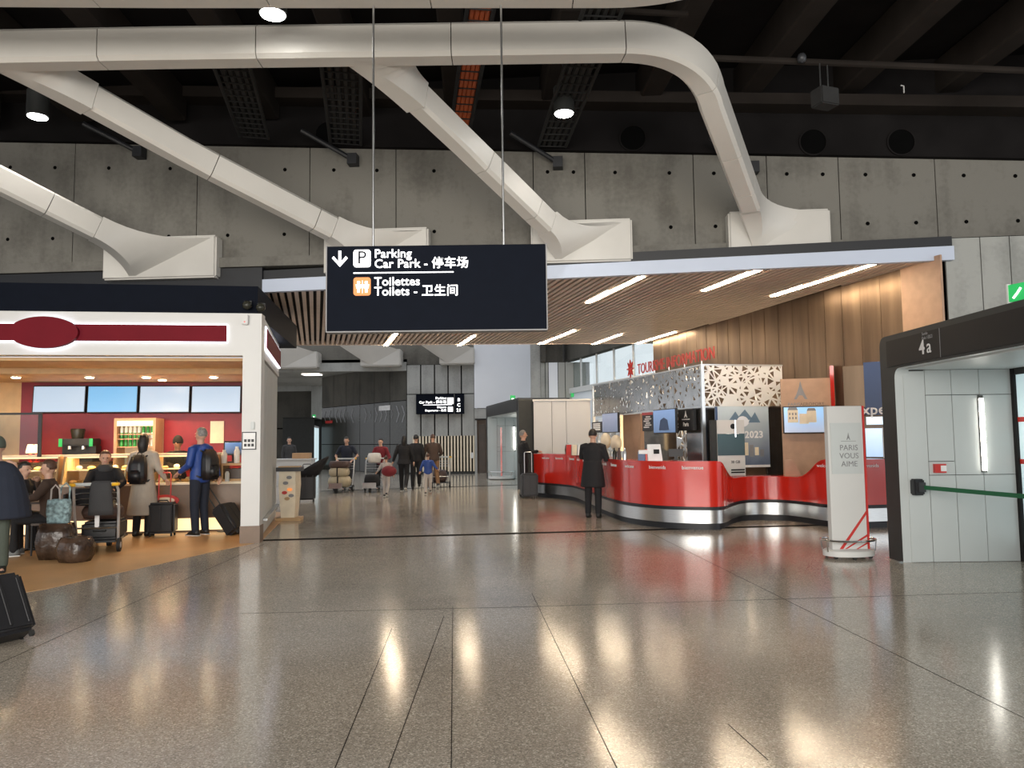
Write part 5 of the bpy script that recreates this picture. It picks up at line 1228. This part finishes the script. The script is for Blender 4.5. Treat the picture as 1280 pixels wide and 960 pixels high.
    for n in 'LR':
        an, kn = J['an'+n], J['kn'+n]; f = B(); sh = (kn-an).normalized()
        pit = max(-.9, min(.9, math.atan2((kn-an).y, (kn-an).z)))*.5 if an.z > .11 else 0
        RM = Matrix.Translation(an) @ Matrix.Rotation(-pit, 4, 'X')
        f.loft([[RM @ Vector((x, y, z)) for x, y, z in ring] for ring in (
            [(-.032, .075, -.085), (.032, .075, -.085), (.03, .07, -.0), (-.03, .07, -.0)], [(-.04, .03, -.088), (.04, .03, -.088), (.042, .03, .03), (-.042, .03, .03)], [(-.042, -.05, -.088), (.042, -.05, -.088), (.038, -.05, -.005), (-.038, -.05, -.005)],
            [(-.048, -.13, -.088), (.048, -.13, -.088), (.036, -.13, -.035), (-.036, -.13, -.035)], [(-.03, -.185, -.085), (.03, -.185, -.085), (.022, -.18, -.058), (-.022, -.18, -.058)])])
        f.bevel(.012, 2); fm = f.mesh('shoe', MT[shoe], True); fm.transform(S); so = link('shoe', fm, t)
        if sole:
            f = B(); f.loft([[RM @ Vector((x, y, z)) for x, z in ((-wd_, -.09), (wd_, -.09), (wd_, -.072), (-wd_, -.072))] for y, wd_ in ((.08, .034), (0, .046), (-.12, .052), (-.19, .032))]); fm = f.mesh('sole', MT[sole]); fm.transform(S); link('sole', fm, so)
    if backpack:
        q = thing('backpack', backpack[0], 'backpack', M=t.matrix_local @ S @ T @ at(0, .13, 1.17))
        b = B(); b.box((-.15, 0, -.26), (.15, .17, .24)); bmesh.ops.subdivide_edges(b.bm, edges=b.bm.edges[:], cuts=2, use_grid_fill=True)
        for v in b.bm.verts:
            v.co.x *= 1-.22*max(0, v.co.z/.24)**2-.1*(v.co.y/.17); v.co.y *= 1-.35*max(0, v.co.z/.24)**2
        b.bevel(.03, 2); b.build('pack', MT[backpack[1]], q, True)
        B().box((-.10, .15, -.22), (.10, .2, -.02)).bevel(.03, 2).build('front_pocket', MT[backpack[1]], q, True)
        for s in (-1, 1): B().tube([(s*.09, .0, .2), (s*.11, -.12, .26), (s*.12, -.27, .16), (s*.14, -.25, -.02), (s*.15, -.1, -.18), (s*.13, .0, -.22)], .016, 6).build('strap', MT[backpack[1]], q, True)
        B().tube([(-.04, .02, .235), (-.03, .02, .28), (.03, .02, .28), (.04, .02, .235)], .009, 6).build('grab_loop', MT['rubber'], q)
    return t
def walkL(s=1): return {'L': ((.10, -.10*s, .50), (.10, -.14*s, .09)), 'R': ((-.10, .02*s, .50), (-.10, .27*s, .17))}
SIT = {'L': ((.12, -.42, .50), (.12, -.42, .09)), 'R': ((-.12, -.42, .50), (-.12, -.42, .09))}
def fl_(px, py): p = F(px, py); return (p.x, p.y)
# man in long black coat at the desk
person('person in long black coat leaning on the red desk', fl_(742, 647), 160, 1.74, {'L': ((.26, -.14, 1.20), (.16, -.40, 1.17)), 'R': ((-.27, -.08, 1.16), (-.20, -.34, 1.13))}, lean=6, coat=(.62, .02), build=1.12, hair='hair_b')
person('person in black jacket beside a grey suitcase at the far desk end', fl_(655, 621), 105, 1.78, {'L': ((.24, -.16, 1.20), (.12, -.42, 1.18)), 'R': ((-.24, -.10, 1.18), (-.12, -.36, 1.20))}, hair='hair_g')
suitcase('dark grey suitcase with raised handle beside the far desk end', frame(fl_(661.5, 622.5), 12), .45, .26, .60, 'case_g', .56, 'steel')
# kiosk customers
person('person in blue jacket with black backpack facing the kiosk counter', fl_(249, 669), -112, 1.82, {'L': ((.24, .0, 1.16), (.22, -.22, 1.04)), 'R': ((-.26, .07, 1.15), (-.24, .16, .95))}, top='cloth_blue', bottom='cloth_navy', hood=True, sole='sole', shoe='shoe', hair='hair_g',
       backpack=('black backpack on the person in blue', 'case'))
Mc = frame(fl_(301, 662), -20)
suitcase('black suitcase tilted behind the white kiosk pillar', frame(F(301, 668), 75) @ Matrix.Rotation(R(-38), 4, 'X'), .42, .25, .56, 'case', .62, 'pframe')
person('person in long greige coat with black backpack at the kiosk', fl_(178, 670), 178, 1.72, {'L': ((.26, .0, 1.15), (.24, -.22, 1.02)), 'R': ((-.26, -.02, 1.15), (-.30, -.16, .98))}, top='cloth_grey', coat=(.38, .06), hair='hair_b', longhair=True, backpack=('black backpack worn over the greige coat', 'case'))
suitcase('upright black suitcase with red handle beside the greige coat', frame(fl_(203, 670), 8), .44, .26, .52, 'case', .5, 'sred')
person('kiosk worker in black behind the glass display', tuple((KM @ Vector((K(222, 560, 2.75)[0], 2.75, 0)))[:2]), 5, 1.68, {'L': ((.26, -.1, 1.16), (.2, -.34, 1.10)), 'R': ((-.26, -.1, 1.16), (-.2, -.34, 1.10))}, skin='skin2', hat='cloth_black')
# stanchion by the pillar
c = fl_(283, 664); t = thing('stanchion', 'thin black queue post beside the tilted suitcase', 'post', loc=(c[0], c[1], 0)); B().lathe([(.0, 0), (.16, 0), (.16, .015), (.03, .03), (.0, .03)]).build('base', MT['black'], t, 'auto'); B().cyl((0, 0, .03), (0, 0, .86), .022, seg=10).build('pole', MT['black'], t, 'auto'); B().lathe([(.035, .86), (.04, .88), (.04, 1.02), (.02, 1.06), (0, 1.06)]).build('head', MT['panel'], t, 'auto')
# people seated at the left
def chair(label, M):
    t = thing('cafe_chair', label, 'chair', M=M, group='cafe chairs')
    B().box((-.21, -.21, .43), (.21, .21, .46)).bevel(.01).build('seat', MT['dwood'], t); B().box((-.2, .19, .6), (.2, .215, .86)).bevel(.01).build('backrest', MT['dwood'], t)
    for x, y, z in ((-.19, -.19, .43), (.19, -.19, .43), (-.19, .2, .86), (.19, .2, .86)): B().cyl((x, y, 0), (x, y, z), .015, seg=8).build('leg', MT['black'], t)
s1 = F(62, 692); chair('dark cafe chair under the person who is eating', frame(s1, -70))
person('seated person in dark brown jacket eating at the table', (s1.x, s1.y, 0), -70, 1.74, {'R': ((-.27, -.22, .92), (-.08, -.20, 1.06)), 'L': ((.27, -.14, .84), (.16, -.40, .78))}, SIT, .52, 4, 'cloth_brown', 'cloth_black', 'shoe_g', 'hair_br', sole='sole')
s2_ = F(4, 694); 
tb0 = F(26, 690); t = thing('cafe_table', 'small dark cafe table between the seated people at the left', 'table', loc=(tb0.x-.0, tb0.y+.15, 0)); B().box((-.36, -.3, .71), (.36, .3, .74)).bevel(.01).build('tabletop', MT['dwood'], t); B().cyl((0, 0, .02), (0, 0, .71), .035, seg=10).build('column', MT['black'], t); B().box((-.22, -.03, 0), (.22, .03, .03)).build('foot', MT['black'], t); B().box((-.03, -.22, 0), (.03, .22, .03)).build('foot', MT['black'], t)
chair('dark cafe chair at the left edge of the picture', frame((s2_.x-.35, s2_.y+.75, 0), 80))
person('seated person in black partly hidden at the left edge', (s2_.x-.3, s2_.y+.75, 0), 80, 1.70, {'L': ((.26, -.2, .88), (.12, -.42, .80)), 'R': ((-.26, -.2, .88), (-.12, -.42, .80))}, SIT, .52, 8, 'cloth_black', 'cloth_black', hair='hair_b')
pe = F(-9, 716); person('person in wide dark navy cape at the left picture edge', (pe.x, pe.y, 0), 30, 1.66, top='cloth_navy', bottom='cloth_green', cape=True, hat='cloth_green', shoe='shoe')
s3 = F(150, 674); chair('dark cafe chair behind the loaded trolley', frame((s3.x-.36, s3.y+.15, 0), 30))
person('seated person in black with dark scarf behind the loaded trolley', (s3.x-.36, s3.y+.15, 0), 30, 1.80, {'L': ((.26, -.18, .9), (.12, -.4, .8)), 'R': ((-.26, -.18, .9), (-.12, -.4, .8))}, SIT, .58, 2, 'cloth_black', 'cloth_black', scarf='cloth_dgrey', hair='hair_br')
# loaded trolley
tc = F(119, 692); TM = frame((tc.x, tc.y), 16); trolley('luggage trolley piled with dark bags in front of the kiosk', TM)
suitcase('black suitcase lying lowest on the loaded trolley', TM @ at(-.0, .55, .17) @ Matrix.Rotation(R(90), 4, 'X') @ at(0, .13, -.38), .5, .26, .66, 'case', 0)
bag('brown-black holdall lying on the black suitcase of the trolley', TM @ at(-.02, .50, .46), (.56, .42, .2), 'case_br')
bag('black soft bag on top of the trolley load', TM @ at(-.16, .42, .67), (.6, .36, .26), 'cloth_black')
bag('shiny wrapped brown bundle standing left of the trolley', frame(F(70, 698), 12), (.46, .40, .50), 'wrapb', 'bundle', 'wrapped_bundle', .3)
bag('shiny wrapped brown bundle lying against the trolley wheel', frame(F(94, 702), -12), (.40, .36, .34), 'wrapb', 'bundle', 'wrapped_bundle', .3)
bag('pale blue patterned tote bag with looped handles', frame(F(70, 698), 10) @ at(.02, .0, .48), (.30, .14, .34), 'tote', 'bag', 'tote_bag', .15,
    [([(-.09, -.05, .32), (-.08, -.06, .48), (-.03, -.06, .54), (.02, -.06, .48), (.03, -.05, .32)], .012, 'cloth_pale'), ([(-.02, .05, .32), (0, .06, .5), (.06, .06, .56), (.11, .06, .5), (.11, .05, .32)], .012, 'tote')])
co = B(); co.loft([[(-.16, -.16, z0), (.14, -.18, z0+.0), (.15, -.15, z0), (-.15, -.13, z0)] for z0 in (.62, .72)])
cob = B().rings([(.09, -.13, .56, .17, .05), (.09, -.13, .64, .165, .06), (.08, -.12, .85, .15, .06), (.08, -.11, 1.0, .14, .055), (.08, -.1, 1.045, .12, .04)], 16); co.bm.free()
o = cob.build('draped_coat', MT['cloth_dgrey'], None, True, TM); tag(o, 'charcoal coat hanging over the trolley handle', 'coat')
o = B().box((-.03, -.01, 0), (.03, .01, .2)).bevel(.008).build('luggage_tag', MT['print'], None, False, TM @ at(.0, .055, .37)); tag(o, 'white luggage tag hanging from the trolley bar', 'tag')
# wheeled case at the lower left
Mq = frame(F(10, 806), 62) @ Matrix.Rotation(R(-32), 4, 'X')
suitcase('black wheeled case tilted at the lower left picture edge', Mq, .40, .24, .52, 'case', .5)

# ------------------------------------------------------------ middle distance
# promotional lectern
c = F(362, 650); t = thing('display_stand', 'white printed display stand with dark top beside the kiosk', 'stand', loc=(c.x, c.y, 0), rz=6)
B().rings([(0, 0, .06, .17, .14), (0, 0, .3, .19, .15), (0, 0, .7, .22, .16), (0, 0, .98, .21, .15)], 4, Matrix.Rotation(R(45), 4, 'Z') @ Matrix.Diagonal((1.2, 1.2, 1, 1))).build('body', MT['cream'], t)
B().box((-.24, -.2, 0), (.24, .2, .06)).build('base', MT['wood'], t); B().box((-.24, -.2, .98), (.24, .2, 1.06)).build('top', MT['case_g'], t); B().box((-.2, -.16, 1.06), (.2, .16, 1.08)).build('leaflet', MT['wood'], t)
for k, (x, z, m) in enumerate(((.02, .86, 'greyp'), (-.05, .75, 'greyp'), (.03, .62, 'orange'), (-.07, .56, 'sred'), (.06, .50, 'greyp'), (-.02, .44, 'wood'))):
    B().prism([(x+.055*math.cos(i*.7854), z+.035*math.sin(i*.7854)) for i in range(8)], -.205+.04*(0.98-z), -.185, 'y').build('printed_spot', MT[m], t)
c = F(383, 627); suitcase('tall black suitcase draped with a black coat beside the display stand', frame((c.x, c.y), 10), .46, .3, .72, 'case', .2)
o = B().loft([[(x, -.2, z) for x, z in ((-.3, .62), (.26, .62), (.32, .86), (-.2, .80))], [(x, .0, z) for x, z in ((-.3, .60), (.3, .62), (.66, 1.22), (.3, 1.05))], [(x, .2, z) for x, z in ((-.26, .62), (.26, .62), (.5, 1.1), (.2, .98))]]).bevel(.05, 2).build('draped_coat', MT['cloth_black'], None, True, frame((c.x, c.y, .02), 10)); tag(o, 'black coat slung over the tall black suitcase', 'coat')
c = F(372, 606); t = thing('white_desk', 'white desk behind the display stand', 'desk', loc=(c.x, c.y, 0)); B().box((-.75, -.3, 0), (.55, .3, .9)).build('body', MT['white'], t); B().box((-.8, -.35, .9), (.6, .35, .94)).build('top', MT['white'], t)
o = B().box((-.3, -.2, 0), (.3, .2, .2)).bevel(.006, 1).build('cardboard_box', MT['card'], None, False, at(c.x+.15, c.y, .94)); tag(o, 'brown cardboard box on the white desk', 'box')
person('person in dark clothes behind the white desk', (c.x-.55, c.y+.8, 0), 20, 1.70, top='cloth_dgrey', bottom='cloth_black')
# man pushing the beige luggage
c = F(421, 617); TM2 = frame((c.x, c.y+1.05), 176); trolley('luggage trolley stacked with beige bags and a brown case', TM2)
bag('beige canvas bag lying lowest on the stacked trolley', TM2 @ at(0, .5, .17), (.70, .5, .32), 'canvas', 'bag', 'bag', .4, [([(.0, -.26, .16), (0, -.24, .31), (0, .24, .31), (0, .26, .02)], .02, 'cloth_black')])
bag('beige canvas bag in the middle of the stacked trolley', TM2 @ at(.02, .5, .49), (.60, .46, .26), 'canvas', 'bag', 'bag', .35, [([(.0, -.24, .1), (0, -.22, .25), (0, .22, .25), (0, .24, .02)], .02, 'cloth_black')])
bag('dark brown case on top of the stacked trolley', TM2 @ at(0, .5, .75), (.62, .42, .2), 'case_br', 'suitcase', 'suitcase', .2)
person('person in black top pushing the trolley of beige bags', (c.x, c.y+1.42, 0), -2, 1.68, {'L': ((.36, -.08, 1.13), (.25, -.30, 1.0)), 'R': ((-.36, -.08, 1.13), (-.25, -.30, 1.0))}, lean=10, sleeves=False, top='cloth_navy', bottom='cloth_dgrey', hair='hair_b', build=1.1)
c = F(462, 616); TM3 = frame((c.x, c.y+.9), 180); trolley('nearly empty luggage trolley with a white bag on its basket', TM3)
bag('white soft bag resting on the second trolley handle basket', TM3 @ at(0, .12, .88), (.42, .3, .3), 'cloth_white', 'bag', 'bag', .4)
bag('flat black bag on the second trolley platform', TM3 @ at(0, .5, .17), (.44, .55, .36), 'cloth_black', 'bag', 'bag', .3)
person('person in red top behind the second trolley', (c.x+.1, c.y+1.45, 0), -8, 1.62, {'L': ((.32, -.08, 1.1), (.25, -.32, 1.02)), 'R': ((-.32, -.08, 1.1), (-.25, -.32, 1.02))}, lean=8, top='cloth_red', bottom='cloth_black', hair='hair_b')
# family walking away
person('child in pale clothes with a red bundle beside the woman in black', fl_(482.5, 621), 175, 1.12, {'R': ((-.24, -.04, 1.16), (-.30, -.12, .95)), 'L': ((.3, .0, 1.2), (.4, -.05, 1.1))}, walkL(), top='cloth_pale', bottom='cloth_pale', hair='hair_br', sole='sole')
p = F(486, 621); o = B().ell((0, 0, 0), (.21, .17, .15), 14, 10).build('red_bundle', MT['cloth_red'], None, True, at(p.x+.05, p.y-.28, .72)); tag(o, 'round red bundle carried by the pale child', 'bundle')
person('woman in black jacket and trousers walking away between the children', fl_(505, 614), 178, 1.70, {'L': ((.27, .04, 1.16), (.34, .02, .94)), 'R': ((-.26, -.02, 1.16), (-.30, -.06, .93))}, walkL(), hair='hair_b', longhair=True, sole='sole', coat=(.86, .02))
person('person in black half hidden behind the woman in black', fl_(520, 611.5), 186, 1.72, legs=walkL(-.6), hair='hair_b')
person('child in blue jacket and pale vest walking away with the family', fl_(535, 617.5), 185, 1.16, {'L': ((.28, .0, 1.18), (.34, -.1, 1.0)), 'R': ((-.3, .02, 1.2), (-.42, .0, 1.08))}, walkL(-.8), top='cloth_blue', bottom='cloth_pale', hair='hair_br', sole='sole')
pm = F(548, 611)
person('person in brown jacket and ochre trousers pushing a trolley away', (pm.x-.15, pm.y, 0), 195, 1.74, {'L': ((.28, -.16, 1.12), (.24, -.42, 1.02)), 'R': ((-.28, -.16, 1.12), (-.24, -.42, 1.02))}, walkL(), lean=12, top='cloth_brown', bottom='cloth_lbrown', hair='hair_br', build=1.08, sole='sole')
trolley('luggage trolley pushed by the person in brown', frame((pm.x+.05, pm.y+.45), 14))
bag('dark bag on the trolley of the person in brown', frame((pm.x+.05, pm.y+.45), 14) @ at(0, .5, .17), (.5, .6, .4), 'case_br', 'bag', 'bag', .35)
# staff seated behind the desk, brochures and desk clutter
person('staff member with brown hair seated behind the red desk', (1.50, 20.5, .0), 165, 1.70, {'L': ((.27, -.1, .98), (.2, -.32, .92)), 'R': ((-.27, -.1, .98), (-.2, -.32, .92))}, SIT, .62, 3, 'cloth_black', 'cloth_black', hair='hair_br', longhair=True)
def brochures(px, py, Y, n, lab):
    c = W(px, py, Y)
    t = thing('brochure_rack', lab, 'brochures', loc=(c.x, c.y, 1.165), rz=-14)
    B().box((-.28, .05, 0), (.28, .09, .28)).build('rack', MT['panel'], t)
    for k in range(n):
        B().hexa([(-.27+k*.55/n, -.05, .0), (-.27+(k+.85)*.55/n, -.05, 0), (-.27+(k+.85)*.55/n, -.04, 0), (-.27+k*.55/n, -.04, 0), (-.27+k*.55/n, .03, .25), (-.27+(k+.85)*.55/n, .03, .25), (-.27+(k+.85)*.55/n, .04, .25), (-.27+k*.55/n, .04, .25)]).build('brochure', [MT['sred'], MT['cream'], MT['print'], MT['tan']][k % 4], t)
brochures(722, 563, 17.9, 4, 'rack of colourful brochures beside the coat wearer')
c = W(818, 566, 13.55); t = thing('leaflet_holder', 'white leaflet holder with dark picture on the red desk', 'holder', loc=(c.x, c.y, 1.16), rz=4)
B().hexa([(-.13, -.06, 0), (.13, -.06, 0), (.13, .06, 0), (-.13, .06, 0), (-.12, .03, .29), (.12, .03, .29), (.12, .05, .29), (-.12, .05, .29)]).build('body', MT['print'], t); B().box((-.02, -.035, .12), (.08, -.018, .2)).build('picture', MT['pdark'], t)
c = W(806, 573, 13.6); t = thing('leaflet_stack', 'red and blue leaflets left of the white leaflet holder', 'leaflets', loc=(c.x, c.y, 1.16), rz=-6)
B().box((-.12, -.05, 0), (-.0, .05, .16)).build('leaflet', MT['blued'], t); B().box((.01, -.04, 0), (.12, .05, .2)).build('leaflet', MT['sred'], t); B().box((-.11, -.055, .12), (.11, -.04, .19)).build('card', MT['print'], t)
c = W(845, 572, 13.7); t = thing('desk_monitor', 'back of a small black monitor on the red desk', 'monitor', loc=(c.x, c.y, 1.16), rz=-8)
B().box((-.13, 0, .06), (.13, .03, .2)).bevel(.008).build('screen', MT['black'], t); B().box((-.03, .0, 0), (.03, .03, .06)).build('stem', MT['black'], t); B().box((-.09, -.05, 0), (.09, .07, .01)).build('foot', MT['black'], t)
for k, (px, Y) in enumerate(((768, 14.6), (774, 14.5), (781, 14.4))):
    c = W(px, 570, Y); o = B().lathe([(0, 0), (.035, 0), (.035, .14), (.015, .18), (.015, .22), (0, .22)], seg=12).build('desk_bottle', MT[('dglass', 'case_br', 'steel')[k]], None, 'auto', at(c.x, c.y, 1.16)); tag(o, ('dark bottle on the desk, left of three', 'brown bottle on the desk, middle of three', 'steel bottle on the desk, right of three')[k], 'bottle')
# red post stand in front of the distant portal
c = F(627, 599); t = thing('red_post', 'tall thin red post on a round base before the distant portal', 'post', loc=(c.x, c.y, 0))
B().lathe([(0, .02), (.5, .02), (.52, .05), (.5, .13), (0, .13)], seg=28).build('base', MT['white'], t, 'auto'); B().box((-.035, -.03, .13), (.035, .03, 2.0)).build('pole', MT['red'], t)
B().tube([(.54*math.cos(i*math.pi/14), .54*math.sin(i*math.pi/14), .3) for i in range(29)], .016, 6).build('bumper_ring', MT['chrome'], t)
for a in (40, 140, 220, 320): B().cyl((.48*math.cos(R(a)), .48*math.sin(R(a)), .12), (.54*math.cos(R(a)), .54*math.sin(R(a)), .3), .012, seg=6).build('ring_support', MT['chrome'], t)
